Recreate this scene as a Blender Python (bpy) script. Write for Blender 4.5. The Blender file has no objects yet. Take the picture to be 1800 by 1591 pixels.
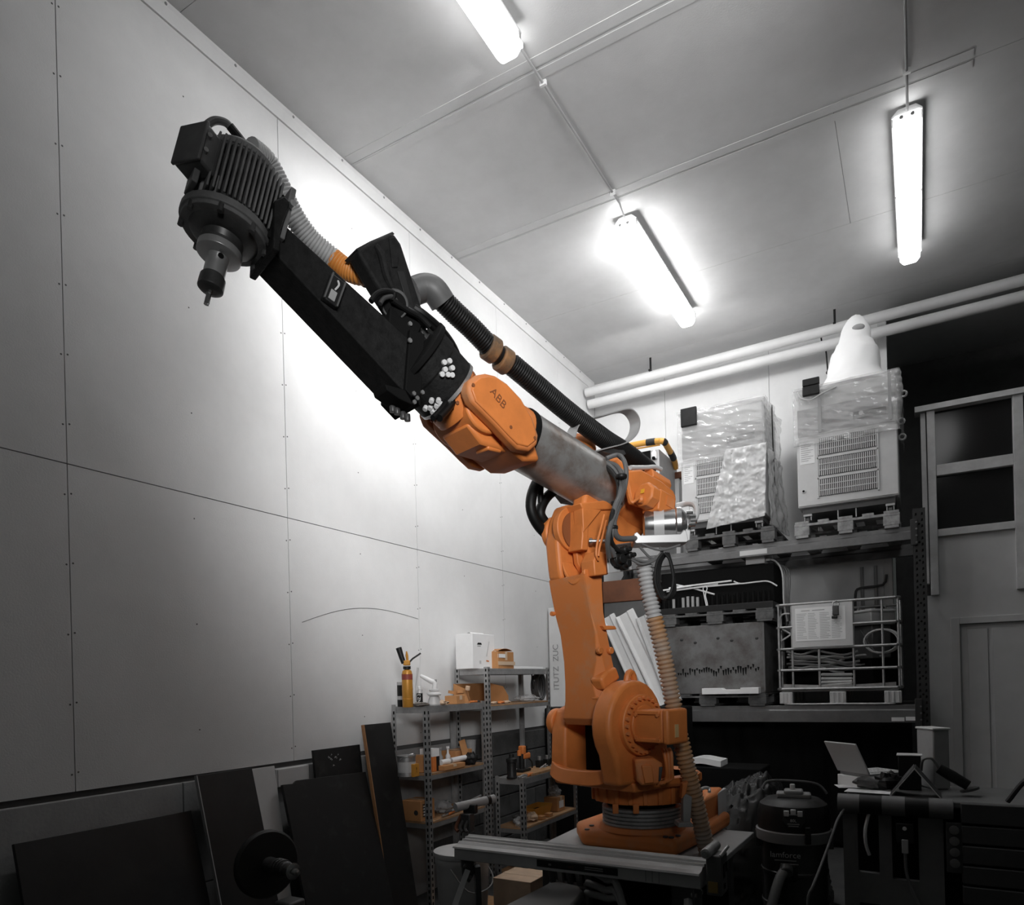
import bpy, bmesh, math, random
from mathutils import Vector as V, Matrix, noise
random.seed(7)
S = bpy.context.scene
COL = S.collection
# ------------------------------------------------------------------ camera
FPX, CX, CY = 1240.0, 900.0, 1201.0
YAW = math.atan(715/1240); SN = .026; CS = math.sqrt(1-SN*SN)
cd_ = V((-math.sin(YAW), math.cos(YAW), 0)); cr0 = V((math.cos(YAW), math.sin(YAW), 0)); cz_ = V((0, 0, 1))
cr_ = cr0*CS - cz_*SN; cu_ = cr0*SN + cz_*CS; CAM = V((0, 0, 1.55))
cam = bpy.data.cameras.new('camera'); camo = bpy.data.objects.new('camera', cam); COL.objects.link(camo)
M = Matrix((cr_, cu_, -cd_)).transposed().to_4x4(); M.translation = CAM
camo.matrix_world = M
cam.sensor_width = 36; cam.lens = FPX/1800*36; cam.shift_y = (CY-795.5)/1800; cam.clip_start = .05
S.camera = camo
# ------------------------------------------------------------------ world, lamps, exposure
w = bpy.data.worlds.new('world'); S.world = w; w.use_nodes = True
w.node_tree.nodes['Background'].inputs[0].default_value = (.92, 1, .96, 1)
w.node_tree.nodes['Background'].inputs[1].default_value = .028
S.view_settings.view_transform = 'Standard'; S.view_settings.look = 'None'
S.view_settings.gamma = 1; S.view_settings.use_curve_mapping = False
S.view_settings.exposure = 0.0
TUBE_EMIT = (10.0, 23.0, 8.0)      # the three tubes, front to right
def area(name, loc, aim, power, sx, sy, spread):
    l = bpy.data.lights.new(name, 'AREA'); l.energy = power; l.shape = 'RECTANGLE'; l.size = sx; l.size_y = sy; l.spread = math.radians(spread)
    o = bpy.data.objects.new(name, l); COL.objects.link(o); o.location = loc
    z = -V(aim).normalized(); y = V((0, 1, 0)); x = y.cross(z).normalized(); y = z.cross(x)
    o.rotation_euler = Matrix((x, y, z)).transposed().to_euler(); return o
def spot(name, loc, target, power, angle, blend, size=.12):
    l = bpy.data.lights.new(name, 'SPOT'); l.energy = power; l.spot_size = math.radians(angle); l.spot_blend = blend; l.shadow_soft_size = size
    o = bpy.data.objects.new(name, l); COL.objects.link(o); o.location = loc
    o.rotation_euler = (V(target)-V(loc)).to_track_quat('-Z', 'Y').to_euler(); return o
# the fourth ceiling tube (outside the picture, right of the camera), an added fill spot near the camera, area lights added by the tubes to wash the walls
spot('fourth_tube', (0.0, 2.5, 4.8), (-3.25, 5.1, 4.3), 300, 112, 1, .55)
spot('camera_fill', (.75, -.4, 3.0), (-1.6, 3.4, 2.85), 660, 51, 1, .5)
area('wall_wash_fill', (-1.95, 5.4, 4.86), (-1, .1, -.4), 9, 1.9, .12, 160)
area('wall_wash_fill', (-1.95, 3.4, 4.80), (-1, .3, -.62), 22, 1.5, .12, 88)
area('wall_wash_fill', (-2.0, 6.5, 4.80), (0, 1, -.55), 6, 1.4, .12, 160)
# ------------------------------------------------------------------ pixel rays onto real planes
def ray(px, py): return cd_ + cr_*((px-CX)/FPX) + cu_*((CY-py)/FPX)
def PX(px, py, v): k = ray(px, py); return CAM + k*((v-CAM.x)/k.x)
def PY(px, py, v): k = ray(px, py); return CAM + k*((v-CAM.y)/k.y)
def PZ(px, py, v): k = ray(px, py); return CAM + k*((v-CAM.z)/k.z)
def PD(px, py, t): return CAM + ray(px, py)*t
# robot frame: RA_ = axis of the joints, RB_ = the way the arm points, z up
RA_ = (cr0*.645 - cd_*.764).normalized(); RB_ = (-cr0*.764 - cd_*.645).normalized()
RO = V((PD(1128, 1440, 3.85).x, PD(1128, 1440, 3.85).y, .66))
def L(a, b, z): return V((RO.x, RO.y, 0)) + RA_*a + RB_*b + V((0, 0, z))
def RP(px, py, a):
    k = ray(px, py); t = ((RO-CAM).dot(RA_)+a)/k.dot(RA_); return CAM + k*t
# ------------------------------------------------------------------ mesh helpers
ORG = {}
class MB:
    def __init__(s): s.bm = bmesh.new()
    def vs(s, pts): return [s.bm.verts.new(p) for p in pts]
    def face(s, vs):
        try: return s.bm.faces.new(vs)
        except ValueError: return None
    def poly(s, pts, vec):
        vec = V(vec); a = s.vs(pts); b = s.vs([V(p)+vec for p in pts]); n = len(pts)
        s.face(a); s.face(b[::-1])
        for i in range(n): s.face([a[i], b[i], b[(i+1) % n], a[(i+1) % n]])
        return s
    def loft(s, rings, caps=True, closed=True):
        R = [s.vs(r) for r in rings]; n = len(R[0])
        for k in range(len(R)-1):
            for i in range(n if closed else n-1):
                j = (i+1) % n; s.face([R[k][i], R[k][j], R[k+1][j], R[k+1][i]])
        if caps and closed: s.face(R[0][::-1]); s.face(R[-1])
        return s
    def box(s, x0, x1, y0, y1, z0, z1):
        return s.poly([V((x0, y0, z0)), V((x1, y0, z0)), V((x1, y1, z0)), V((x0, y1, z0))], (0, 0, z1-z0))
    def cbox(s, c, sx, sy, sz, R=None):
        ex, ey, ez = R if R else (V((1, 0, 0)), V((0, 1, 0)), V((0, 0, 1)))
        c = V(c); a = ex*(sx/2); b = ey*(sy/2); d = ez*(sz/2)
        return s.poly([c-a-b-d, c+a-b-d, c+a+b-d, c-a+b-d], d*2)
    def tube(s, path, r, n=10, closed=False, caps=True, sub=0, flat=None):
        p = [V(q) for q in path]
        if sub:
            k0 = len(p); p = spline(p, sub, closed)
            if isinstance(r, (list, tuple)): r = [r[min(int(i/sub), k0-1)]*(1-(i/sub) % 1)+r[min(int(i/sub)+1, k0-1)]*((i/sub) % 1) for i in range(len(p))]
        m = len(p); rings = []; up = None
        for i in range(m):
            if closed: t = p[(i+1) % m]-p[i-1]
            else: t = p[min(i+1, m-1)]-p[max(i-1, 0)]
            if t.length < 1e-9: t = V((0, 0, 1))
            t.normalize()
            if up is None:
                up = V((0, 0, 1)) if abs(t.z) < .9 else V((1, 0, 0))
            up = (up - t*up.dot(t)).normalized(); sd = t.cross(up)
            rr = r[i] if isinstance(r, (list, tuple)) else r
            fa, fb = flat if flat else (1, 1)
            rings.append([p[i]+(sd*math.cos(6.28318*k/n)*fa+up*math.sin(6.28318*k/n)*fb)*rr for k in range(n)])
        if closed: rings.append(rings[0])
        s.loft(rings, caps and not closed); return s
    def cyl(s, p0, p1, r, n=16, r2=None):
        p0 = V(p0); p1 = V(p1); return s.lathe(p0, p1-p0, [(r, 0), (r if r2 is None else r2, (p1-p0).length)], n)
    def lathe(s, o, axis, prof, n=24, sc=(1, 1), rot=0):
        o = V(o); ax = V(axis).normalized(); u = V((0, 0, 1)) if abs(ax.z) < .9 else V((1, 0, 0))
        e1 = (u-ax*u.dot(ax)).normalized(); e2 = ax.cross(e1)
        s.loft([[o+ax*h+(e1*math.cos(6.28318*(k+rot)/n)*sc[0]+e2*math.sin(6.28318*(k+rot)/n)*sc[1])*max(r, 1e-4) for k in range(n)] for r, h in prof]); return s
    def ball(s, c, r, n=12):
        c = V(c); r = V((r, r, r)) if not hasattr(r, '__len__') else V(r); m = n//2
        s.loft([[c+V((r.x*math.sin(math.pi*max(.01, min(m-.01, j))/m)*math.cos(6.28318*k/n), r.y*math.sin(math.pi*max(.01, min(m-.01, j))/m)*math.sin(6.28318*k/n), r.z*math.cos(math.pi*j/m))) for k in range(n)] for j in range(m+1)]); return s
    def sheet(s, f, nu, nv, th):
        "solid sheet: f(u,v)->point, thickness vector th"
        th = V(th); A = [[s.bm.verts.new(f(i/nu, j/nv)) for j in range(nv+1)] for i in range(nu+1)]
        B = [[s.bm.verts.new(V(f(i/nu, j/nv))+th) for j in range(nv+1)] for i in range(nu+1)]
        for i in range(nu):
            for j in range(nv):
                s.face([A[i][j], A[i+1][j], A[i+1][j+1], A[i][j+1]]); s.face([B[i][j+1], B[i+1][j+1], B[i+1][j], B[i][j]])
        for i in range(nu):
            s.face([A[i][0], B[i][0], B[i+1][0], A[i+1][0]]); s.face([A[i+1][nv], B[i+1][nv], B[i][nv], A[i][nv]])
        for j in range(nv):
            s.face([A[0][j+1], B[0][j+1], B[0][j], A[0][j]]); s.face([A[nu][j], B[nu][j], B[nu][j+1], A[nu][j+1]])
        return s
    def wobble(s, amp, freq, seed=0):
        for v in s.bm.verts:
            q = v.co*freq+V((seed, seed*2.3, seed*.7)); v.co += V((noise.noise(q), noise.noise(q+V((9, 0, 0))), noise.noise(q+V((0, 9, 0)))))*amp
        return s
    def build(s, name, mat, parent=None, bevel=0, smooth=35, seg=2, loc=None, kind=None, label=None):
        bm = s.bm; bmesh.ops.recalc_face_normals(bm, faces=bm.faces[:])
        off = V(loc) if loc is not None else (ORG[parent.name] if parent else V((0, 0, 0)))
        bmesh.ops.translate(bm, verts=bm.verts[:], vec=-off)
        me = bpy.data.meshes.new(name); bm.to_mesh(me); bm.free()
        if smooth: me.shade_smooth(); me.set_sharp_from_angle(angle=math.radians(smooth))
        me.materials.append(mat)
        o = bpy.data.objects.new(name, me); COL.objects.link(o)
        if parent: o.parent = parent
        else: o.location = off
        ORG[o.name] = off
        if bevel:
            m = o.modifiers.new('bevel', 'BEVEL'); m.width = bevel; m.segments = seg; m.limit_method = 'ANGLE'; m.angle_limit = math.radians(40); m.harden_normals = False
        if kind: o['kind'] = kind
        if label: o['label'] = label
        return o
def spline(p, sub, closed=False):
    out = []; n = len(p); rng = range(n if closed else n-1)
    for i in rng:
        a, b, c, d = (p[(i-1) % n], p[i], p[(i+1) % n], p[(i+2) % n]) if closed else (p[max(i-1, 0)], p[i], p[i+1], p[min(i+2, n-1)])
        for k in range(sub):
            t = k/sub
            out.append(.5*((2*b)+(c-a)*t+(2*a-5*b+4*c-d)*t*t+(3*b-a-3*c+d)*t**3))
    if not closed: out.append(p[-1])
    return out
def tag(o, label, cat, group=None):
    o['label'] = label; o['category'] = cat
    if group: o['group'] = group
    return o
def thing(name, loc, label, cat, group=None):
    o = bpy.data.objects.new(name, None); COL.objects.link(o); o.location = loc; o.empty_display_size = .1
    ORG[o.name] = V(loc); return tag(o, label, cat, group)
def structure(o): o['kind'] = 'structure'; return o
def share(src, name, parent, delta):
    "an alike piece: same mesh, moved"
    o = src.copy(); o.name = name; COL.objects.link(o); o.parent = parent
    o.location = V(src.location)+V(delta); ORG[o.name] = ORG.get(src.name, V((0, 0, 0))); return o
def dup(o, parent=None, loc=None, rotz=None):
    c = o.copy(); COL.objects.link(c)
    if parent: c.parent = parent
    if loc is not None: c.location = loc; ORG[c.name] = V(loc)
    if rotz is not None: c.rotation_euler.z = rotz
    for k in list(o.children): dup(k, c)
    return c
def text(body, size, origin, ex, ey, mat, name, parent, depth=.0015, align='CENTER'):
    cu = bpy.data.curves.new('t', 'FONT'); cu.body = body; cu.size = size; cu.extrude = depth; cu.align_x = align; cu.align_y = 'CENTER'
    o = bpy.data.objects.new('t', cu); COL.objects.link(o); dg = bpy.context.evaluated_depsgraph_get()
    me = bpy.data.meshes.new_from_object(o.evaluated_get(dg)); bpy.data.objects.remove(o)
    ex = V(ex).normalized(); ey = V(ey); ey = (ey-ex*ey.dot(ex)).normalized(); ez = ex.cross(ey); off = ORG[parent.name]
    for v in me.vertices: v.co = V(origin)-off+ex*v.co.x+ey*v.co.y+ez*v.co.z
    me.materials.clear(); me.materials.append(mat)
    q = bpy.data.objects.new(name, me); COL.objects.link(q); q.parent = parent; ORG[q.name] = off; return q
# ------------------------------------------------------------------ materials
def mat(name, col, rough=.6, metal=0., var=.0, scale=6., col2=None, bump=0., bscale=60., thr=None, alpha=None, emit=None, coat=0., spec=.5):
    m = bpy.data.materials.new(name); m.use_nodes = True; nt = m.node_tree; b = nt.nodes['Principled BSDF']
    if not hasattr(col, '__len__'): col = (col, col, col)
    c = (*col, 1); b.inputs['Base Color'].default_value = c; b.inputs['Roughness'].default_value = rough; b.inputs['Metallic'].default_value = metal
    b.inputs['Specular IOR Level'].default_value = spec
    if coat: b.inputs['Coat Weight'].default_value = coat
    tc = nt.nodes.new('ShaderNodeTexCoord')
    if var or col2 is not None:
        n = nt.nodes.new('ShaderNodeTexNoise'); n.inputs['Scale'].default_value = scale; n.inputs['Detail'].default_value = 8; n.inputs['Roughness'].default_value = .65
        nt.links.new(tc.outputs['Object'], n.inputs['Vector'])
        r = nt.nodes.new('ShaderNodeValToRGB'); lo, hi = thr if thr else (.3, .7)
        r.color_ramp.elements[0].position = lo; r.color_ramp.elements[1].position = hi
        if col2 is None:
            r.color_ramp.elements[0].color = (*[x*(1-var) for x in col], 1); r.color_ramp.elements[1].color = (*[min(1, x*(1+var)) for x in col], 1)
        else:
            if not hasattr(col2, '__len__'): col2 = (col2,)*3
            r.color_ramp.elements[0].color = c; r.color_ramp.elements[1].color = (*col2, 1)
        nt.links.new(n.outputs['Fac'], r.inputs['Fac']); nt.links.new(r.outputs['Color'], b.inputs['Base Color'])
    if bump:
        n2 = nt.nodes.new('ShaderNodeTexNoise'); n2.inputs['Scale'].default_value = bscale; n2.inputs['Detail'].default_value = 6
        nt.links.new(tc.outputs['Object'], n2.inputs['Vector'])
        bp = nt.nodes.new('ShaderNodeBump'); bp.inputs['Strength'].default_value = bump; bp.inputs['Distance'].default_value = .01
        nt.links.new(n2.outputs['Fac'], bp.inputs['Height']); nt.links.new(bp.outputs['Normal'], b.inputs['Normal'])
    if alpha is not None: b.inputs['Alpha'].default_value = alpha
    if emit: b.inputs['Emission Color'].default_value = (1, 1, 1, 1); b.inputs['Emission Strength'].default_value = emit
    return m
mWALL = mat('wall_board', .69, .75, var=.05, scale=3, bump=.08, bscale=120)
mWALLB = mat('wall_back_board', .74, .7, var=.05, scale=3, bump=.05, bscale=90)
mCEIL = mat('ceiling_board', .60, .8, var=.05, scale=4, bump=.08, bscale=120)
mTRIM = mat('trim_paint', .72, .6, var=.05)
mDARKGAP = mat('joint_backing', .10, .9)  # dark grey backing behind the open board joints
mFLOOR = mat('floor_concrete', .045, .7, var=.4, scale=2.5, bump=.2, bscale=30)
mPLINTH = mat('plinth_concrete', .33, .85, var=.12, scale=5, bump=.15)
mBLOCK = mat('dark_block', .07, .9, var=.3, scale=8, bump=.3)
mWOODW = mat('pale_timber', .52, .65, var=.14, scale=9, bump=.1)
mLOFT = mat('loft_shade_grey', .11, .8, var=.2)  # dark tone stands in for the unlit loft space
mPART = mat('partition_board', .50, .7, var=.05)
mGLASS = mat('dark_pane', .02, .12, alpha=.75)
mHOUS = mat('lamp_housing', .55, .5)
mDIFF = [mat('lit_diffuser', .9, .5, emit=e) for e in TUBE_EMIT]
mCLIP = mat('steel_clip', .5, .35, metal=.8)
mGALV = mat('galvanised', .42, .42, metal=.75, var=.25, scale=14, bump=.05)
mBLK = mat('black_plastic', .012, .45, var=.3, scale=20, spec=.3)
mBLKM = mat('black_matt', .005, .8, spec=.15)
mWHITE = mat('white_plastic', .8, .45, var=.04)
mGREY = mat('grey_paint', .32, .5, var=.1)
mLGREY = mat('light_grey_paint', .55, .5, var=.06, scale=5)
mDGREY = mat('dark_grey_paint', .09, .5, var=.15)
# ------------------------------------------------------------------ the setting
XW, YB, ZC = -3.25, 7.76, 5.05
structure(MB().box(-3.4, 3.6, -1.5, 9.4, -.2, 0).build('floor', mFLOOR))
wl = structure(MB().box(-3.4, XW-.012, -1.5, 9.4, 0, ZC+.15).build('wall_left', mDARKGAP))
seams = [-2.042, -.782, .478, 1.738, 3.0, 4.26, 5.52, 6.78, 7.76]
first = {}
for k in range(len(seams)-1):
    y0, y1 = max(seams[k], -1.5)+.002, seams[k+1]-.002
    for (z0, z1) in ((1.12, 2.572), (2.577, ZC)):
        MB().box(XW-.012, XW+.0, y0, y1, z0, z1).build('plasterboard_panel', mWALL, wl, smooth=0)
m = MB()
for y in seams[1:-1]:
    z = 1.2
    while z < 4.9:
        for s in (-.014, .014): m.cyl((XW-.001, y+s, z+s*.3), (XW+.001, y+s, z+s*.3), .0045, 6)
        z += .31
    yy = y+.63; z = 1.35
    while z < 4.9:
        m.cyl((XW-.001, yy, z), (XW+.001, yy, z), .004, 6); z += .55
m.build('screw_heads', mDGREY, wl, kind='stuff', smooth=0)
MB().tube([PX(531+204*t, 1094-22*math.sin(math.pi*t)-6*t, XW+.001) for t in [i/16 for i in range(17)]], .0016, 4).build('pencil_arc', mDGREY, wl, smooth=0)
# plinth below the boards: smooth concrete first, coarse dark blocks towards the back
y = -1.5
while y < 4.2:
    MB().box(XW-.012, XW+.02, y+.002, y+1.248, .56, 1.09).build('plinth_slab', mPLINTH, wl, bevel=.004, smooth=0)
    MB().box(XW-.012, XW+.02, y+.002, y+1.248, 0, .556).build('plinth_slab', mPLINTH, wl, bevel=.004, smooth=0)
    y += 1.25
r = 0
for r in range(6):
    y = 4.76-(.25 if r % 2 else 0)-.26
    while y < 7.7:
        MB().box(XW-.012, XW+.018+random.uniform(0, .006), max(y, 4.255)+.004, min(y+.5, 7.74)-.004, r*.183+.002, r*.183+.176).build('concrete_block', mBLOCK, wl, bevel=.006, smooth=0)
        y += .5
ce = structure(MB().box(-3.4, 3.6, -1.5, 9.4, ZC+.012, ZC+.2).build('ceiling', mDARKGAP))
cy = [-1.5, 1.08, 2.34, 3.6, 4.85, 6.1, 7.39, 9.4]; cx = [-3.25, -.38, 2.1, 3.6]
for i in range(len(cy)-1):
    cx = [-3.25, -.38, 2.1, 3.6] if i == 4 else ([-3.25, .9, 3.6] if i == 2 else [-3.25, 3.6])
    for j in range(len(cx)-1):
        MB().box(cx[j]+.0015, cx[j+1]-.0015, cy[i]+.0015, cy[i+1]-.0015, ZC, ZC+.012).build('ceiling_panel', mCEIL, ce, smooth=0)
for yy in (3.6, 4.85):
    MB().box(-3.2, .35 if yy > 4 else 3.4, yy-.075, yy-.012, ZC-.003, ZC+.001).build('joint_tape', mCEIL, ce, smooth=0)
    MB().box(-3.2, .35 if yy > 4 else 3.4, yy+.012, yy+.075, ZC-.003, ZC+.001).build('joint_tape', mCEIL, ce, smooth=0)
t1 = structure(MB().poly([V((XW, -1.5, ZC-.085)), V((XW+.012, -1.5, ZC-.085)), V((XW+.03, -1.5, ZC-.03)), V((XW+.03, -1.5, ZC)), V((XW, -1.5, ZC))], (0, 9.2, 0)).build('trim_1', mTRIM, smooth=0))
m = MB(); y = 1.0
while y < 7.6: m.ball((XW+.03, y, ZC-.02), .008, 8); y += .42
m.build('trim_screws', mGREY, t1, kind='stuff')
wb = structure(MB().box(-3.25, -.2, YB+.012, YB+.15, 0, ZC).build('wall_back', mDARKGAP))
bx = [-3.25, -2.399, -1.285, -.27]
for k in range(3): MB().box(bx[k]+.002, bx[k+1]-.002, YB, YB+.012, 0, ZC).build('wall_panel', mWALLB, wb, smooth=0)
structure(MB().box(-.27, -.195, YB-.03, YB+.15, 0, ZC).build('trim_2', mTRIM, bevel=.004, smooth=0))
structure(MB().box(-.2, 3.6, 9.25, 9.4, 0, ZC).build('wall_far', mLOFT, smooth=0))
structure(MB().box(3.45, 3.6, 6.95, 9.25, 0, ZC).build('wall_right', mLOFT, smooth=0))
# partition with glazed timber frame
wp = structure(MB().box(.165, 3.45, 6.97, 7.02, 2.0, 2.70).build('wall_partition', mPART, smooth=0))
MB().box(.165, .24, 6.97, 7.02, 0, 2.0).build('lining_board', mPART, wp, smooth=0)
MB().box(.06, .098, 6.95, 7.03, 2.3, 3.75).build('post', mWOODW, wp, bevel=.003, smooth=0)
MB().box(.106, .165, 6.93, 7.03, 2.2, 3.75).build('post', mWOODW, wp, bevel=.003, smooth=0)
MB().box(.07, .165, 6.97, 7.02, 0, 2.2).build('lining_board', mPART, wp, smooth=0)
for x in (.70, 1.72, 2.74): MB().box(x, x+.07, 6.93, 7.03, 2.2, 3.75).build('post', mWOODW, wp, bevel=.003, smooth=0)
MB().box(.02, 3.45, 6.91, 7.05, 3.752, 3.80).build('rail', mWOODW, wp, bevel=.003, smooth=0)
for (z0, z1) in ((3.20, 3.29), (2.69, 2.75)):
    for (x0, x1) in ((.166, .699), (.771, 1.719), (1.791, 2.739)):
        MB().box(x0, x1, 6.94, 7.03, z0, z1).build('rail', mWOODW, wp, bevel=.003, smooth=0)
n = 1
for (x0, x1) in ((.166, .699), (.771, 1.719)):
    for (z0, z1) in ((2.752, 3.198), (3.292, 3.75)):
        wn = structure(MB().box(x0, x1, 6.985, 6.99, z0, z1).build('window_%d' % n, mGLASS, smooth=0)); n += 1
dr = structure(MB().box(.305, 1.1, 6.985, 7.02, 0, 1.94).build('door_1', mPART, smooth=0))
MB().box(.24, .305, 6.95, 7.03, 0, 2.0).build('door_jamb', mPART, dr, bevel=.004, smooth=0)
MB().box(.305, 1.2, 6.95, 7.03, 1.945, 2.0).build('door_head', mPART, dr, bevel=.004, smooth=0)
MB().box(.36, .50, 6.975, 6.986, .5, 1.9).build('door_panel', mPART, dr, bevel=.004, smooth=0)
MB().box(.53, .95, 6.975, 6.986, .5, 1.9).build('door_panel', mPART, dr, bevel=.004, smooth=0)
# ceiling lamps
def lamp(x, y0, y1, label, md):
    t = thing('ceiling_lamp', (x, (y0+y1)/2, ZC), label, 'ceiling lamp', 'fluorescent ceiling lamps')
    MB().poly([V((x+dx, y0+.02, z)) for dx, z in ((-.05, 5.03), (-.086, 4.995), (-.086, 4.985), (.086, 4.985), (.086, 4.995), (.05, 5.03))], (0, y1-y0-.04, 0)).build('housing', mHOUS, t, bevel=.004)
    MB().poly([V((x+dx, y0, z)) for dx, z in ((-.075, 4.984), (-.072, 4.93), (-.045, 4.895), (.045, 4.895), (.072, 4.93), (.075, 4.984))], (0, y1-y0, 0)).build('diffuser', md, t, bevel=.012)
    for yy in (y0+.25, y1-.25): MB().box(x-.03, x+.03, yy-.02, yy+.02, 5.028, 5.051).build('mounting_bracket', mHOUS, t, smooth=0)
    for yy in (y0+.04, y1-.04, y0+.8):
        for s in (-1, 1): MB().box(x+s*.078-.006, x+s*.078+.006, yy-.012, yy+.012, 4.95, 5.0).build('clip', mCLIP, t, smooth=0)
    MB().cyl((x-.03, y0-.012, 4.955), (x-.03, y0+.001, 4.955), .012, 10).build('end_socket', mGREY, t); MB().cyl((x+.03, y0-.012, 4.955), (x+.03, y0+.001, 4.955), .012, 10).build('end_socket', mGREY, t)
lamp(-1.83, 5.03, 6.70, 'lit tube lamp on the ceiling above the robot, the middle one of three', mDIFF[1])
lamp(-1.83, 1.66, 3.33, 'lit tube lamp cut off by the top edge of the picture', mDIFF[0])
lamp(.015, 4.99, 6.68, 'lit tube lamp on the right above the partition window', mDIFF[2])
def conduit(x, y0, y1, label):
    t = thing('cable_conduit', (x, (y0+y1)/2, ZC), label, 'conduit')
    MB().tube([(x, y0, ZC-.014), (x, y1-.12, ZC-.014), (x, y1-.05, ZC-.05), (x, y1, ZC-.07)], .0075, 8).build('pipe', mGREY, t)
    for yy in (y0+.05, y0+(y1-y0)*.2, y1-.25): MB().box(x-.02, x+.02, yy-.008, yy+.008, ZC-.03, ZC).build('clip', mWHITE, t, smooth=0)
conduit(-1.815, 3.36, 5.02, 'thin grey cable conduit joining the two lamps over the robot')
conduit(.018, 1.2, 4.98, 'thin grey cable conduit leading to the right-hand lamp')
# pipes along the back wall
def pipe(y, z, r, label):
    t = thing('ceiling_pipe', (-1, y, z), label, 'pipe', 'white pipes under the ceiling')
    MB().cyl((-3.22, y, z), (3.4, y, z+.06), r, 20).build('tube', mTRIM, t)
    return t
t = pipe(7.45, 4.845, .049, 'upper white pipe running along the back wall under the ceiling')
for x in (-2.45, -.62):
    MB().box(x-.012, x+.012, 7.40, 7.50, 4.895, 4.91).box(x-.01, x+.01, 7.44, 7.45, 4.90, 5.05).build('hanger', mBLK, t, smooth=0)
pipe(7.52, 4.735, .05, 'lower white pipe tucked under the upper one along the back wall')
h = MB().tube([PY(1443, 590, 7.6), PY(1445, 602, 7.6), PY(1451, 610, 7.6), PY(1455, 652, 7.6)], .008, 6, sub=3).build('wall_hook', mBLK, None, loc=PY(1455, 640, 7.7))
tag(h, 'bent black rod hanging on the back wall left of the white shrouded object', 'hook')
MB().ball(PY(1455, 655, 7.6), .018, 8).build('knob', mBLK, h)
# ------------------------------------------------------------------ the robot
mORA = mat('robot_orange', (.64, .20, .048), .5, var=.16, scale=5, bump=.05, bscale=40)
mORAD = mat('robot_orange_dusty', (.62, .195, .05), .65, col2=(.48, .27, .15), scale=7, thr=(.5, .85))
mTUBE = mat('worn_steel_tube', (.42, .41, .40), .38, metal=.65, col2=(.20, .13, .09), scale=6, thr=(.45, .72), bump=.05)
mSTEEL = mat('bright_steel', .55, .25, metal=.95, var=.1)
mDSTEEL = mat('dark_steel', .07, .4, metal=.4, var=.3, scale=15)
mBEAM = mat('black_sprayed_steel', .012, .65, spec=.13, var=.45, scale=30, bump=.25, bscale=90)
mMOTOR = mat('motor_grey_black', .13, .55, spec=.3, var=.3, scale=12, bump=.1)
mHOSEB = mat('black_rubber', .005, .5, spec=.25, var=.25, scale=12)
mHOSEO = mat('orange_hose', (.62, .24, .05), .5)
mHOSEG = mat('grey_hose', .42, .5)
mCABLE = mat('grey_cable', .11, .45)
mALU = mat('light_bracket', .54, .35, metal=.2)
mYEL = mat('yellow_sticker', (.75, .38, .03), .5)
mINK = mat('dark_ink', .03, .7)
mRUST = mat('worn_ink', (.22, .07, .02), .7)
ROB = thing('industrial_robot', L(0, 0, .66), 'large orange jointed robot arm reaching up to the left with a black milling spindle', 'robot')
def LP(pts, a0, a1, mb=None):
    "prism: outline (b,z) in the arm's plane, from a0 to a1"
    return (mb or MB()).poly([L(a0, b, z) for b, z in pts], RA_*(a1-a0))
def RPP(px, a0, a1, mb=None):
    return (mb or MB()).poly([RP(x, y, a0) for x, y in px], RA_*(a1-a0))
def bz(px, py, a):
    p = RP(px, py, a)-RO; return p.dot(RB_), p.z+RO.z
Z3 = V((0, 0, 1))
# base
p1 = PZ(1014, 1470, .66); p2 = PZ(1022, 1487, .66); p3 = PZ(1187, 1509, .66); p4 = PZ(1238, 1482, .66); bk = (V((0, 1, 0))*.58)
base = [p1, p2, p3, p4, p4+V((.03, .50, 0)), p1+V((.06, .62, 0))]
LP([(.22, 1.052), (.22, 1.40), (.0, 1.40), (-.1, 1.052)], -.195, .13).build('cavity_shade', mBLKM, ROB, smooth=0)  # black block added to darken the turret opening behind the arm
b_ = MB().poly([V(p) for p in base], (0, 0, .09)).build('base_plate', mORAD, ROB, bevel=.03, seg=4)
for (x, y) in ((1040, 1452), (1032, 1459), (1170, 1472), (1180, 1473), (1192, 1470)):
    MB().cyl(PZ(x, y, .752), PZ(x, y, .752)+Z3*.006, .014, 8).build('anchor_bolt', mDSTEEL, b_)
MB().poly([PZ(x, y, .752) for x, y in ((1085, 1460), (1092, 1453), (1113, 1456), (1107, 1463))], (0, 0, .008)).build('raised_pad', mORAD, b_, bevel=.003)
m = MB()
pr = [(.215, .77)]
for k in range(5): pr += [(.2, .775+k*.02), (.212, .779+k*.02), (.212, .791+k*.02), (.2, .794+k*.02)]
m.lathe(L(0, 0, 0), Z3, pr+[(.19, .875)], 40).build('ringed_collar', mGALV, ROB)
MB().lathe(L(0, 0, 0), Z3, [(.235, .75), (.225, .775), (.2, .776)], 40).build('collar_foot', mORAD, ROB)
MB().cyl(L(0, 0, .87), L(0, 0, .92), .185, 32).build('bearing_ring', mBLKM, ROB)
tt = MB().lathe(L(0, 0, 0), Z3, [(.2, .915), (.255, .905), (.262, 1.0), (.3, 1.005), (.315, 1.02), (.315, 1.05)], 48).build('turntable', mORA, ROB, bevel=.004)
for k in range(22):
    a = k*6.2832/22; u = V((math.cos(a), math.sin(a), 0))
    MB().cbox(L(0, 0, .955)+u*.262, .016, .022, .09, (u, Z3.cross(u), Z3)).build('rib', mORA, tt, bevel=.003)
for k in (3, 4.2): pass
for px in (1082, 1118):
    q = PZ(px, 1424, .86); MB().cbox(PD(px, 1422, 3.60), .03, .012, .05, (cr0, cd_, Z3)).build('tie_block', mORA, ROB, bevel=.003)
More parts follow.
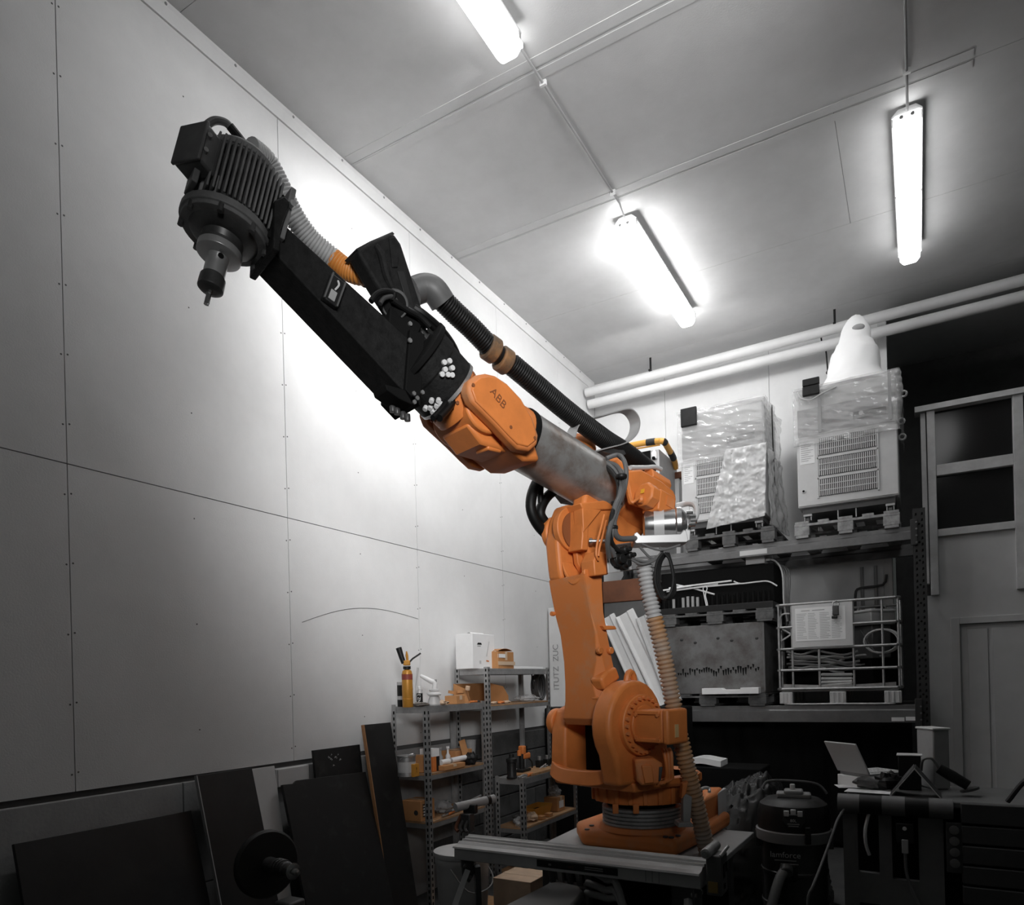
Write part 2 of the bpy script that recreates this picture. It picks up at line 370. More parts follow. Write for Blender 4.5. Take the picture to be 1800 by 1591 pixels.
# turret: left cheek, bridge, right gear case
cheek = [(.36, 1.02), (.38, 1.12), (.37, 1.30), (.33, 1.40), (.27, 1.42), (.2, 1.40), (.12, 1.2), (.0, 1.06), (-.2, 1.03)]
LP(cheek, -.31, -.20).build('turret_cheek', mORA, ROB, bevel=.02, seg=3)
MB().cyl(L(-.35, .30, 1.33), L(-.30, .30, 1.33), .075, 28).build('pivot_cap', mORA, ROB, bevel=.012, seg=3)
MB().sheet(lambda u, v: L(-.30+.44*u, .40+.05*math.sin(math.pi*u)-.02*v, 1.02+.075*v+.03*(2*u-1)**4), 12, 3, -RB_*.045).build('turret_lip', mORA, ROB, bevel=.006)
LP([(.36, 1.0), (.37, 1.05), (-.2, 1.05), (-.2, 1.0)], -.30, .26).build('turret_floor', mORA, ROB, bevel=.01)
gc = [(.32+.21*math.cos(t), 1.325+.225*math.sin(t)) for t in [math.radians(-38+i*14) for i in range(17)]]
gc += [(.02, 1.04), (.46, 1.04)]
g_ = LP(gc, .135, .255).build('gear_case', mORA, ROB, bevel=.022, seg=3)
MB().cyl(L(.25, .31, 1.33), L(.285, .31, 1.33), .15, 40).build('gear_flange', mORA, ROB, bevel=.006)
fl = ROB.children[-1]
for k in range(24):
    a = k*6.2832/24
    c = L(.285, .31+.132*math.cos(a), 1.33+.132*math.sin(a)); MB().cyl(c, c+RA_*.016, .0095, 6).build('flange_bolt', mORAD, g_)
MB().cyl(L(.284, .31, 1.33), L(.30, .31, 1.33), .10, 32).build('flange_boss', mORA, g_, bevel=.004)
LP([(.42, 1.50), (.45, 1.56), (.40, 1.60), (.33, 1.62), (.30, 1.56)], .06, .14).build('counter_lug', mORA, ROB, bevel=.015, seg=3)
LP([(.42, 1.42), (.44, 1.47), (.36, 1.49), (.34, 1.43)], .06, .13).build('stop_block', mORA, ROB, bevel=.008)
m = MB(); pc = L(.20, .30, 1.56)
m.tube([pc+RB_*(.03*math.cos(t))+Z3*(-.035+.065*math.sin(t)) for t in [math.pi*i/8 for i in range(9)]], .017, 8).build('lifting_eye', mORA, ROB)
# axis-two motor
mo = MB().cbox(L(.375, .315, 1.33), .17, .15, .155, (RA_, RB_, Z3)).build('shoulder_motor', mORA, ROB, bevel=.012, seg=3)
MB().cbox(L(.475, .315, 1.33), .035, .155, .165, (RA_, RB_, Z3)).build('motor_end_cap', mORA, mo, bevel=.012)
MB().cbox(L(.4945, .33, 1.31), .004, .025, .06, (RA_, RB_, Z3)).build('warning_label', mat('label_cream', (.6, .42, .2), .5), mo, smooth=0)
for dz in (.065, -.065): MB().cbox(L(.375, .392, 1.33+dz), .15, .014, .02, (RA_, RB_, Z3)).build('motor_rib', mORA, mo, bevel=.005)
for dz in (.055, -.055):
    for aa in (.31, .44): MB().cyl(L(aa, .395, 1.33+dz), L(aa, .402, 1.33+dz), .010, 6).build('corner_bolt', mORAD, mo)
bx_ = [PD(x, y, 3.34) for x, y in ((1116, 1335), (1150, 1333), (1166, 1343), (1160, 1378), (1128, 1382), (1120, 1372))]
sb = MB().poly(bx_, cd_*.16).build('serial_box', mORAD, ROB, bevel=.01)
MB().poly([PD(x, y, 3.325) for x, y in ((1128, 1346), (1146, 1345), (1150, 1376), (1134, 1378))], cd_*.02).build('box_cover', mORA, sb, bevel=.004)
MB().poly([PD(x, y, 3.33) for x, y in ((1159, 1349), (1165, 1348), (1162, 1372), (1158, 1374))], cd_*.05).build('plug_strip', mDSTEEL, sb, bevel=.002)
for k, (xa, xb) in enumerate(((1168, 1172), (1174, 1176), (1180, 1181))):
    MB().tube([PD(xa-4, 1316, 3.42), PD(xa, 1325, 3.40), PD(xb, 1352, 3.40), PD(xb-1, 1370, 3.41), PD(1166-6*k, 1378, 3.40)], .0085, 8, sub=4).build('motor_cable', mORAD if k else mORA, ROB)
# lower arm
def ring(z, bl, br, al, ar, ch=0):
    return [L(al, bl, z), L(ar-ch, bl-.0, z), L(ar, bl-ch*1.1, z), L(ar, br, z), L(al, br, z)]
rings = [ring(1.325, .40, .2, -.16, .11), ring(1.36, .432, .2, -.15, .115), ring(1.45, .434, .25, -.13, .122, .03), ring(1.537, .436, .31, -.125, .125, .055), ring(1.65, .440, .345, -.125, .125, .02),
         ring(1.79, .460, .378, -.125, .125, .006), ring(1.89, .493, .40, -.125, .125), ring(2.01, .522, .405, -.125, .125), ring(2.07, .533, .405, -.125, .125)]
ar_ = MB().loft(rings).build('lower_arm', mORAD, ROB, bevel=.014, seg=3)
ck = [(.535, 2.06), (.545, 2.12), (.556, 2.24), (.553, 2.27), (.527, 2.37), (.49, 2.44), (.44, 2.455), (.39, 2.42), (.37, 2.33), (.385, 2.2), (.40, 2.06)]
LP(ck, -.125, -.03).build('arm_fork', mORA, ar_, bevel=.02, seg=3)
MB().sheet(lambda u, v: L(-.03+.155*u, .53-.13*v, 2.055+.10*(2*u-1)**2*(.4+.6*(1-u))), 10, 2, Z3*-.03).build('fork_web', mORA, ar_, bevel=.006)
MB().cyl(L(-.05, .455, 2.32), L(-.012, .455, 2.32), .115, 36).build('elbow_bearing', mORA, ar_, bevel=.005)
MB().cyl(L(-.012, .44, 2.31), L(-.004, .44, 2.31), .10, 36).build('bearing_seal', mRUST, ar_)
MB().cyl(L(-.17, .45, 2.32), L(-.125, .45, 2.32), .09, 30).build('elbow_cap', mORA, ar_, bevel=.01)
RPP([(1053, 1100), (1075, 1101), (1078, 1107), (1058, 1108)], .125, .15).build('arm_bracket', mORA, ar_, bevel=.004)
for x, y in ((1049, 1146), (1068, 1146)):
    c = RP(x+2, y-2, .125); MB().cyl(c, c+RA_*.022, .018, 10).build('arm_stud', mORA, ar_, bevel=.004)
c = L(-.125, .50, 1.90); MB().cyl(c, c+RB_*.02, .012, 8).build('arm_stud', mORA, ar_)
# elbow body and upper arm
ub = RPP([(1028, 872), (1024, 905), (1026, 955), (1040, 985), (1062, 1000), (1100, 985), (1135, 935), (1150, 880), (1120, 830), (1085, 800), (1050, 815)], .07, -.02).build('elbow_housing', mORA, ROB, bevel=.02, seg=3)
RPP([(1024, 889), (1035, 889), (1034, 968), (1022, 966), (1024, 943)], .08, -.015).build('front_rib', mORA, ub, bevel=.006)
RPP([(1024, 893), (1058, 896), (1026, 936)], .085, .02).build('gusset', mORA, ub, bevel=.005)
RPP([(1020, 884), (1078, 878), (1092, 895), (1026, 897)], .085, -.02).build('top_flange', mORA, ub, bevel=.006)
RPP([(1012, 955), (1062, 955), (1062, 1012), (1030, 1016), (1016, 990)], .02, -.01).build('joint_web', mORA, ub, bevel=.004)
pb = RP(1037, 952, .09); MB().cyl(pb, pb+RA_*.05-RB_*.06, .011, 12).build('pivot_pin', mSTEEL, ub)
MB().cyl(pb-RA_*.004, pb+RA_*.008-RB_*.01, .019, 12).build('pin_head', mSTEEL, ub)
RPP([(1044, 985), (1052, 968), (1066, 972), (1070, 1010), (1046, 1012)], .17, .08).build('stop_bracket', mORA, ub, bevel=.006)
RPP([(1066, 962), (1075, 958), (1110, 953), (1111, 1002), (1070, 1008)], .20, .19).build('connector_plate', mALU, ub, bevel=.004)
for (x, y, r_) in ((1079, 985, .032), (1090, 993, .026), (1092, 968, .018), (1100, 978, .016)):
    c = RP(x, y, .20); MB().lathe(c, RA_, [(r_, 0), (r_, .02), (r_*1.15, .02), (r_*1.15, .035), (r_*.8, .04), (r_*.7, .06)], 12).build('connector', mBLK, ub, bevel=.002)
et = (RB_*.968+Z3*.252); en = (Z3*.968-RB_*.252)
T0 = L(0, .328, 2.575); TP = lambda s: T0+et*s
MB().lathe(TP(-.42), et, [(.12, 0), (.155, .05), (.158, .19), (.148, .22), (.146, .27)], 40).build('tube_collar', mORA, ROB, bevel=.006)
MB().cyl(TP(-.15), TP(.50), .138, 48).build('forearm_tube', mTUBE, ROB)
MB().lathe(TP(.49), et, [(.141, 0), (.143, .01), (.143, .03), (.12, .035)], 40).build('tube_seal', mBLKM, ROB)
MB().ball(RP(1012, 792, -.15), (.11, .11, .085), 20).build('counter_cover', mORAD, ROB)
# rear motors
mp = RPP([(1101, 832), (1106, 827), (1128, 825), (1163, 845), (1184, 862), (1189, 872), (1188, 893), (1165, 902), (1112, 885)], .20, .165).build('motor_shield', mORA, ROB, bevel=.01)
c0 = RP(1130, 868, .27); dm = -(RB_*.97+Z3*.22)
mo2 = MB().lathe(c0, dm, [(.055, 0), (.064, .01), (.064, .06), (.06, .065)], 8, rot=.5).build('wrist_motor', mORA, ROB, bevel=.004)
MB().cbox(c0+dm*.13-Z3*.012, .13, .105, .11, (dm, RA_, dm.cross(RA_))).build('motor_body', mORA, mo2, bevel=.008)
MB().cbox(c0-dm*.002+Z3*.012, .002, .022, .022, (dm, RA_, dm.cross(RA_))).build('warning_label', mYEL, mo2, smooth=0)
MB().cbox(c0+dm*.15+RA_*.0545, .06, .003, .05, (dm, RA_, dm.cross(RA_))).build('type_plate', mORAD, mo2, smooth=0)
MB().lathe(c0-dm*.005-Z3*.035, -dm, [(.02, 0), (.02, .02), (.012, .03)], 12).build('cable_gland', mORA, mo2)
MB().tube([c0-dm*.03-Z3*.035, c0-dm*.07-Z3*.06+RA_*.01, RP(1110, 882, .27), RP(1104, 860, .25), RP(1103, 835, .22)], .007, 8, sub=5).build('motor_lead', mORA, mo2)
c1 = RP(1136, 838, .10); MB().cyl(c1, c1+dm*.16, .05, 8).build('second_motor', mORA, ROB, bevel=.006)
MB().tube([RP(1108, 822, .12), RP(1135, 822, .12), RP(1150, 821, .12), RP(1162, 825, .12)], .012, 10, sub=4).build('steel_elbow_pipe', mALU, ROB)
# silver tool-side motor on a pale bracket
dx = (cr0*.985-cd_*.20).normalized(); dy = Z3; dzv = dx.cross(dy)
q0 = PD(1124, 934, 3.50); q1 = PD(1122, 948, 3.50)
sm = MB().lathe(PD(1130, 925, 3.56), dx, [(.04, 0), (.072, .01), (.075, .03), (.075, .16), (.082, .165), (.082, .19), (.06, .215), (.03, .22)], 32).build('silver_motor', mSTEEL, ROB, bevel=.002)
MB().lathe(PD(1130, 925, 3.56), dx, [(.0765, .055), (.0765, .105)], 32).build('motor_label', mALU, sm)
br = [PD(1116, 955, 3.44), PD(1200, 945, 3.38), PD(1212, 957, 3.33), PD(1212, 966, 3.33), PD(1120, 968, 3.42)]
bt = MB().poly([PD(x, y, 3.46) for x, y in ((1115, 938), (1120, 935), (1126, 941), (1196, 939), (1203, 931), (1207, 935), (1210, 950), (1207, 953), (1118, 955), (1115, 951))], cd_*.13).build('motor_bracket', mALU, ROB, bevel=.003)
MB().poly([PD(x, y, 3.47) for x, y in ((1194, 893), (1211, 889), (1216, 905), (1213, 950), (1206, 952), (1203, 905))], cd_*.11).build('bracket_end', mALU, bt, bevel=.004)
for (x, y) in ((1207, 902), (1212, 908), (1214, 916), (1211, 922)):
    c = PD(x, y, 3.43); MB().cyl(c, c+dx*.03, .012, 8).build('fitting', mSTEEL, bt)
MB().tube([PD(1190, 889, 3.58), PD(1205, 886, 3.56), PD(1220, 887, 3.5), PD(1225, 898, 3.47), PD(1222, 912, 3.45), PD(1214, 918, 3.44)], .014, 10, sub=4).build('silver_pipe', mALU, bt)
MB().tube([PD(1128, 956, 3.45), PD(1160, 967, 3.45), PD(1196, 958, 3.43)], .006, 8, sub=4).build('bracket_rod', mCABLE, bt)
# flat steel strap loop
mSTRAP = mat('strap_steel', .40, .4, metal=.3)
ls = [(1003, 772), (1008, 753), (1022, 741), (1060, 731), (1094, 722), (1108, 727), (1116, 742), (1114, 760), (1104, 774), (1088, 783), (1062, 790), (1038, 796)]
lp_ = spline([RP(x, y, .02) for x, y in ls], 4)
strap_ = [(lp_[i], RA_.cross((lp_[min(i+1, len(lp_)-1)]-lp_[max(i-1, 0)]).normalized())) for i in range(len(lp_))]
MB().loft([[p+RA_*.035+q*.003, p-RA_*.035+q*.003, p-RA_*.035-q*.003, p+RA_*.035-q*.003] for p, q in strap_], caps=True).build('hose_strap', mSTRAP, ROB, smooth=40)
MB().poly([RP(x, y, .04) for x, y in ((1052, 790), (1094, 785), (1101, 798), (1092, 804), (1062, 795))], RA_*-.06).build('strap_bracket', mDSTEEL, ROB, bevel=.004)
# hoses
def corr(path, r, d, pitch, sub):
    "ribbed hose: spline resampled evenly with alternating radius"
    p = spline([V(q) for q in path], sub); ln = [0]
    for i in range(1, len(p)): ln.append(ln[-1]+(p[i]-p[i-1]).length)
    out = []; rad = []; n = int(ln[-1]/pitch*3); j = 0
    for k in range(n+1):
        s = ln[-1]*k/n
        while j < len(ln)-2 and ln[j+1] < s: j += 1
        t = (s-ln[j])/max(1e-9, ln[j+1]-ln[j]); out.append(p[j].lerp(p[j+1], t)); rad.append(r if k % 3 else r-d)
    return out, rad
hp = [RP(772, 522, .02), RP(800, 550, .02), RP(830, 578, .02), RP(872, 622, .02)]
o_, r_ = corr(hp, .048, .005, .012, 10); MB().tube(o_, r_, 16).build('suction_hose', mHOSEB, ROB, smooth=60)
hp = [RP(898, 640, .02), RP(940, 675, .03), RP(1000, 725, .03), RP(1060, 770, .02), RP(1100, 795, -.02), RP(1140, 825, -.1)]
o_, r_ = corr(hp, .050, .004, .012, 10); MB().tube(o_, r_, 16).build('suction_hose', mHOSEB, ROB, smooth=60)
hd = (RP(898, 640, .02)-RP(872, 622, .02)).normalized()
for (x, y) in ((864, 614), (886, 634)):
    MB().lathe(RP(x, y, .02)-hd*.03, hd, [(.05, 0), (.058, .006), (.058, .05), (.05, .058)], 20).build('hose_coupling', mat('worn_coupling', (.10, .065, .04), .6, col2=(.3, .15, .06), scale=10, thr=(.5, .75)), ROB)
MB().tube([RP(872, 622, .02), RP(898, 640, .02)], .042, 16).build('coupling_sleeve', mHOSEB, ROB)
MB().tube([RP(728, 512, -.02), RP(748, 506, 0), RP(764, 512, .02), RP(778, 532, .02)], .056, 16, sub=5).build('hose_elbow', mDGREY, ROB)
for pth, rr in (([(972, 812), (942, 852), (933, 890), (945, 922), (972, 950)], .028), ([(1000, 850), (965, 870), (950, 898), (958, 918), (978, 938)], .026), ([(952, 838), (950, 870), (953, 905), (963, 930)], .016)):
    MB().tube([RP(x, y, -.17) for x, y in pth], rr, 12, sub=6).build('black_loop_hose', mHOSEB, ROB)
RPP([(974, 872), (1000, 868), (1012, 890), (985, 886)], -.2, -.12).build('hose_guide', mDGREY, ROB, bevel=.004)
# ribbed dust hose down the arm: grey above, orange below
low = [(1131, 985, 3.52), (1138, 1030, 3.52), (1150, 1085, 3.52)]
low2 = [(1150, 1085, 3.52), (1166, 1150, 3.52), (1180, 1220, 3.52), (1194, 1290, 3.52), (1212, 1365, 3.53), (1228, 1430, 3.55), (1243, 1498, 3.57)]
o_, r_ = corr([PD(*q) for q in low], .040, .010, .021, 10); MB().tube(o_, r_, 16).build('dust_hose', mHOSEG, ROB, smooth=60, label='grey upper length of the ribbed dust hose')
mHOSEL = mat('orange_grey_hose', (.42, .22, .09), .55, col2=(.36, .33, .3), scale=4, thr=(.4, .7))
o_, r_ = corr([PD(*q) for q in low2], .043, .011, .022, 10); MB().tube(o_, r_, 16).build('dust_hose', mHOSEL, ROB, smooth=60, label='orange lower length of the ribbed dust hose')
# cables at the elbow
cb = [[(1066, 806, .12), (1085, 800, .15), (1096, 808, .2), (1101, 830, .24), (1098, 858, .27), (1088, 890, .28), (1078, 925, .28), (1074, 955, .26), (1080, 978, .24)],
      [(1070, 814, .12), (1084, 820, .17), (1094, 838, .24), (1094, 866, .28), (1084, 894, .29), (1072, 928, .29), (1068, 955, .27), (1071, 980, .24)],
      [(1062, 812, .1), (1080, 828, .17), (1090, 848, .24), (1090, 870, .28), (1080, 896, .29), (1080, 930, .28), (1088, 946, .27), (1108, 947, .26), (1122, 946, .24)],
      [(1060, 816, .1), (1076, 830, .17), (1087, 850, .24), (1086, 880, .28), (1076, 905, .29), (1072, 940, .28), (1080, 962, .26), (1095, 972, .23)]]
for k, pth in enumerate(cb):
    MB().tube([RP(x, y, a) for x, y, a in pth], (.0115, .0125, .014, .012)[k], 10, sub=5).build('arm_cable', (mCABLE, mDGREY, mCABLE, mBLK)[k], ROB)
for x, y in ((1092, 838), (1084, 885), (1076, 928)):
    c = RP(x, y, .27); MB().lathe(c-Z3*.008, Z3, [(.026, 0), (.028, .003), (.028, .014), (.026, .017)], 14).build('cable_tie', mBLK, ROB)
for k, pth in enumerate(([(1062, 905), (1056, 930), (1050, 955), (1048, 975), (1052, 985)], [(1066, 915), (1060, 940), (1054, 962), (1052, 978)])):
    MB().tube([RP(x, y, .18) for x, y in pth], .006, 8, sub=5).build('thin_lead', mORA, ROB)
for k in range(3):
    o2 = k*3
    MB().tube([PD(x, y, 3.46+.012*k) for x, y in ((1165+o2, 973), (1155+o2, 990), (1152+o2, 1020), (1160+o2, 1046), (1170+o2, 1052), (1180+o2, 1040), (1184, 1015), (1178, 985), (1168+o2, 972))], .0085, 8, sub=5).build('cable_loop', mBLK, ROB)
for pth in ([(1111, 980), (1130, 987), (1148, 984), (1162, 972), (1160, 962)], [(1111, 984), (1128, 992), (1150, 985), (1165, 968)], [(1125, 962), (1140, 978), (1152, 985)]):
    MB().tube([PD(x, y, 3.47) for x, y in pth], .0065, 8, sub=5).build('slack_cable', mCABLE, ROB)
# base connector box and bracket
cbx = MB().poly([PZ(x, y, .68) for x, y in ((1238, 1468), (1262, 1452), (1272, 1440), (1236, 1440))], (0, 0, .20)).build('connector_box', mORAD, ROB, bevel=.02, seg=3)
MB().poly([PZ(x, y, .69) for x, y in ((1263, 1452), (1269, 1447), (1278, 1440), (1272, 1440))], (0, 0, .19)).build('box_lid', mLGREY, cbx, bevel=.012)
MB().tube([PD(1232, 1388, 3.72), PD(1238, 1385, 3.74), PD(1246, 1386, 3.76), PD(1247, 1392, 3.74)], .009, 8, sub=4).build('box_handle', mALU, cbx)
sbk = MB().poly([PD(x, y, 3.50) for x, y in ((1201, 1398), (1206, 1396), (1217, 1401), (1214, 1447), (1201, 1448))], cd_*.05).build('side_bracket', mGREY, ROB, bevel=.004)
MB().poly([PD(x, y, 3.47) for x, y in ((1194, 1447), (1216, 1446), (1220, 1454), (1192, 1455))], cd_*.10).build('bracket_foot', mGREY, sbk, bevel=.004)
MB().poly([PD(x, y, 3.44) for x, y in ((1200, 1378), (1210, 1374), (1206, 1396), (1198, 1405))], cd_*.05).build('lip_hook', mORAD, ROB, bevel=.004)
# wrist: two side pods, tilt housing
pod = [bz(x, y, .19) for x, y in ((822, 682), (826, 668), (838, 658), (855, 655), (872, 659), (893, 673), (918, 700), (938, 735), (948, 765), (946, 782), (932, 793), (912, 788), (896, 772), (872, 746), (848, 722), (830, 704))]
pd = LP(pod, .19, .125).build('wrist_pod', mORAD, ROB, bevel=.018, seg=4)
LP([(b*.9+.1*1.08, z*.9+.1*2.72) for b, z in pod], .196, .185).build('pod_cover', mORA, pd, bevel=.006, seg=2)
LP(pod, -.19, -.125).build('wrist_pod', mORA, ROB, bevel=.018, seg=4)
text('ABB', .052, RP(876, 700, .1975), RB_*-.8-Z3*.62, Z3*.8-RB_*.6, mRUST, 'lettering', pd, .0008)
for x, y in ((832, 677), (898, 751), (940, 770)):
    c = RP(x, y, .196); MB().cyl(c, c+RA_*.002, .008, 10).build('plug', mRUST, pd)
MB().lathe(TP(.505), et, [(.134, 0), (.136, .05), (.125, .14), (.10, .22)], 32, sc=(1, 1)).build('wrist_fork', mORA, ROB)
LP([(.80, 2.565), (.86, 2.70), (.98, 2.70), (1.02, 2.60), (.90, 2.55)], -.13, .13).build('fork_underside', mORA, ROB, bevel=.02, seg=3)
MB().cyl(L(-.13, 1.11, 2.745), L(.13, 1.11, 2.745), .115, 32).build('tilt_housing', mORA, ROB, bevel=.01)
LP([(.95, 2.58), (1.12, 2.59), (1.2, 2.66), (1.1, 2.70), (.95, 2.68)], -.10, .10).build('tilt_underside', mORA, ROB, bevel=.015)
LP([(1.0, 2.575), (1.08, 2.575), (1.08, 2.60), (1.0, 2.60)], .0, .09).build('tilt_cap', mORA, ROB, bevel=.008)
wt = (RB_*.84+Z3*.54).normalized(); wn = (Z3*.84-RB_*.54).normalized(); W0 = L(0, 1.11, 2.745); WP = lambda s, n=0, a=0: W0+wt*s+wn*n+RA_*a
MB().cyl(WP(.05), WP(.135), .135, 36).build('tool_flange', mORA, ROB, bevel=.004)
fr = ROB.children[-1]
for k in range(28):
    a = k*6.2832/28; MB().cbox(WP(.118)+(wn*math.cos(a)+RA_*math.sin(a))*.137, .03, .012, .012, (wt, wn, RA_)).build('flange_slot', mRUST, tt if False else pd, smooth=0) if 0 else None
m = MB()
for k in range(28):
    a = k*6.2832/28; c = WP(.112)+(wn*math.cos(a)+RA_*math.sin(a))*.134; m.cyl(c, c+(wn*math.cos(a)+RA_*math.sin(a))*.006, .008, 6)
m.build('flange_bolts', mRUST, ROB, kind='stuff')
MB().cyl(WP(.135), WP(.150), .152, 40).build('adapter_ring', mGALV, ROB)
ad = MB().lathe(WP(.15), wt, [(.150, 0), (.150, .10), (.156, .105), (.156, .17)], 40).build('tool_adapter', mBEAM, ROB, bevel=.003)
MB().cyl(WP(.32), WP(.345), .175, 40).build('adapter_disc', mBLKM, ad, bevel=.004)
mCAP = mat('white_cap', .62, .5)
for (x, y) in ((752, 634), (754, 646), (761, 634), (761, 651), (779, 638), (788, 636), (781, 650), (786, 659), (776, 658), (793, 648), (793, 660), (759, 703), (771, 703), (749, 716), (757, 715), (768, 712), (775, 710), (770, 721), (762, 722)):
    k = ray(x, y); o = CAM-WP(.2)
    kd = k-wt*k.dot(wt); od = o-wt*o.dot(wt); A = kd.dot(kd); Bq = 2*kd.dot(od); Cq = od.dot(od)-.151**2; D_ = Bq*Bq-4*A*Cq
    if D_ <= 0: continue
    p = CAM+k*((-Bq-math.sqrt(D_))/(2*A)); rad = (p-WP(.2)); rad = (rad-wt*rad.dot(wt)).normalized()
    big = x > 765 or y > 695
    MB().cyl(p-rad*.004, p+rad*(.016 if big else .004), .0115 if big else .008, 8).build('socket_cap', mCAP if big else mLGREY, ad, bevel=.002)
for (x, y) in ((727, 692), (742, 690), (728, 707), (733, 700)):
    p = RP(x, y, .13); MB().cyl(p, p+RA_*.006, .009, 6).build('hex_bolt', mGALV, ad)
for k, (x, y) in enumerate(((690, 712), (698, 716), (708, 724), (716, 728))):
    p = RP(x, y, .02); MB().cyl(p, p-Z3*.03+RB_*.0, .013, 8).build('bottom_plug', mDSTEEL, ad, bevel=.002)
RPP([(655, 690), (690, 700), (705, 726), (680, 715), (658, 700)], .0, .1).build('bottom_block', mBLKM, ad, bevel=.004)
# milling beam
bm_ = [(1.43, 2.93), (2.03, 3.233), (2.07, 3.13), (2.05, 3.115), (1.52, 2.745), (1.44, 2.70)]
be = LP(bm_, -.082, .082).build('tool_beam', mBEAM, ROB, bevel=.005)
LP([(1.40, 2.98), (1.47, 2.98), (1.50, 2.73), (1.43, 2.68)], -.10, .10).build('beam_root_plate', mBLKM, be, bevel=.004)
for (x, y) in ((721, 600), (720, 598)): pass
p = RP(720, 599, .105); MB().cyl(p, p+RA_*.006, .01, 8).build('root_bolt', mGALV, be)
# beam box with latch
q = RP(583, 515, .084); eb = (RB_*.35-Z3*.94).normalized(); ec = RA_.cross(eb)
bb = MB().cbox(q+RA_*.012, .025, .11, .06, (RA_, eb, ec)).build('switch_box', mBLK, be, bevel=.004)
MB().cbox(q+RA_*.026+eb*.025, .006, .04, .026, (RA_, eb, ec)).build('switch_face', mGREY, bb, bevel=.002)
MB().tube([q+RA_*.026-eb*.04, q+RA_*.034-eb*.02+ec*.006, q+RA_*.028+eb*.002], .004, 6, sub=3).build('switch_lead', mLGREY, bb)
for s in (-1, 1): MB().cbox(q+RA_*.028+ec*.026*s, .008, .11, .006, (RA_, eb, ec)).build('box_rail', mDGREY, bb, smooth=0)
# extraction head on the wrist: slab, funnel, hose
hs = RPP([(658, 492), (640, 462), (628, 440), (650, 424), (684, 409), (694, 410), (706, 428), (753, 572), (750, 585), (735, 592), (700, 560), (675, 520)], .06, -.02).build('extraction_head', mBEAM, ROB, bevel=.014, seg=3)
RPP([(698, 476), (710, 477), (738, 575), (730, 578)], .064, .055).build('cover_rail', mBLK, hs, bevel=.002)
MB().tube([RP(660, 432, .058), RP(672, 452, .062), RP(680, 485, .062), RP(692, 512, .058)], [.012, .02, .02, .012], 10, sub=4).build('head_rib', mBEAM, hs)
RPP([(684, 418), (694, 416), (704, 434), (700, 470), (690, 470)], .066, .058).build('head_pad', mBEAM, hs, bevel=.004)
fd = (RP(652, 473, -.02)-RP(690, 455, .0)).normalized()
MB().lathe(RP(664, 474, -.02), fd, [(.05, .0), (.056, .02), (.054, .04), (.05, .06), (.048, .08)], 24, sc=(.8, 1)).build('funnel', mBEAM, hs)
MB().cyl(RP(694, 535, .06), RP(694, 535, .085), .055, 28).build('inlet_ring', mDSTEEL, hs, bevel=.003)
MB().cyl(RP(694, 535, .08), RP(694, 535, .088), .045, 28).build('inlet_seal', mBLKM, hs)
RPP([(626, 437), (650, 424), (690, 407), (694, 411), (652, 430), (633, 443)], .05, -.05).build('head_flap', mBLK, hs, bevel=.002)
og = [RP(654, 473, -.02), RP(636, 482, -.05), RP(610, 474, -.10), RP(585, 455, -.13)]
o_, r_ = corr(og, .043, .006, .013, 10); MB().tube(o_, r_, 16).build('extraction_hose', mHOSEO, ROB, smooth=60, label='orange ribbed hose at the extraction head')
og = [RP(585, 455, -.13), RP(545, 420, -.14), RP(512, 372, -.13), RP(490, 325, -.12), RP(468, 285, -.11), RP(440, 262, -.08)]
o_, r_ = corr(og, .043, .006, .013, 10); MB().tube(o_, r_, 16).build('extraction_hose', mHOSEG, ROB, smooth=60, label='grey ribbed hose behind the spindle motor')
# valve block and tangle between beam and wrist
vb = RPP([(686, 540), (700, 532), (736, 562), (742, 575), (722, 612), (700, 600), (684, 565)], .08, -.03).build('valve_block', mBLKM, ROB, bevel=.006)
for (x, y) in ((718, 546), (720, 570)):
    p = RP(x, y, .08); MB().cyl(p, p+RA_*.008, .009, 8).build('valve_bolt', mGALV, vb)
for pth, rr, mm in (([(652, 530), (662, 517), (678, 512), (692, 516), (690, 530)], .011, mHOSEB), ([(668, 534), (676, 524), (690, 522), (698, 532)], .009, mDSTEEL), ([(690, 528), (715, 545), (738, 558), (755, 575)], .012, mHOSEB), ([], .01, mHOSEB)):
    if not pth: continue
    MB().tube([RP(x, y, .10) for x, y in pth], rr, 10, sub=6).build('tool_hose', mm, ROB)
for dxx, rr in ((0, .016), (-11, .012)):
    MB().tube([RP(x+dxx, y, a) for x, y, a in ((728, 541, .09), (748, 555, .10), (776, 580, .08), (798, 612, .04), (808, 645, .01), (804, 682, .05), (792, 712, .10), (772, 735, .14))], rr, 10, sub=6).build('tool_hose', mHOSEB, ROB)
RPP([(735, 575), (745, 572), (765, 600), (758, 607)], .06, .03).build('hose_bracket', mDSTEEL, ROB, bevel=.003)
RPP([(736, 590), (742, 588), (756, 608), (750, 612)], .03, -.06).build('hose_bracket', mGALV, ROB, bevel=.003)
for (x, y) in ((785, 605), (797, 690)):
    c = RP(x, y, .10); MB().ball(c, .019, 10).build('hose_clip', mDGREY, ROB)
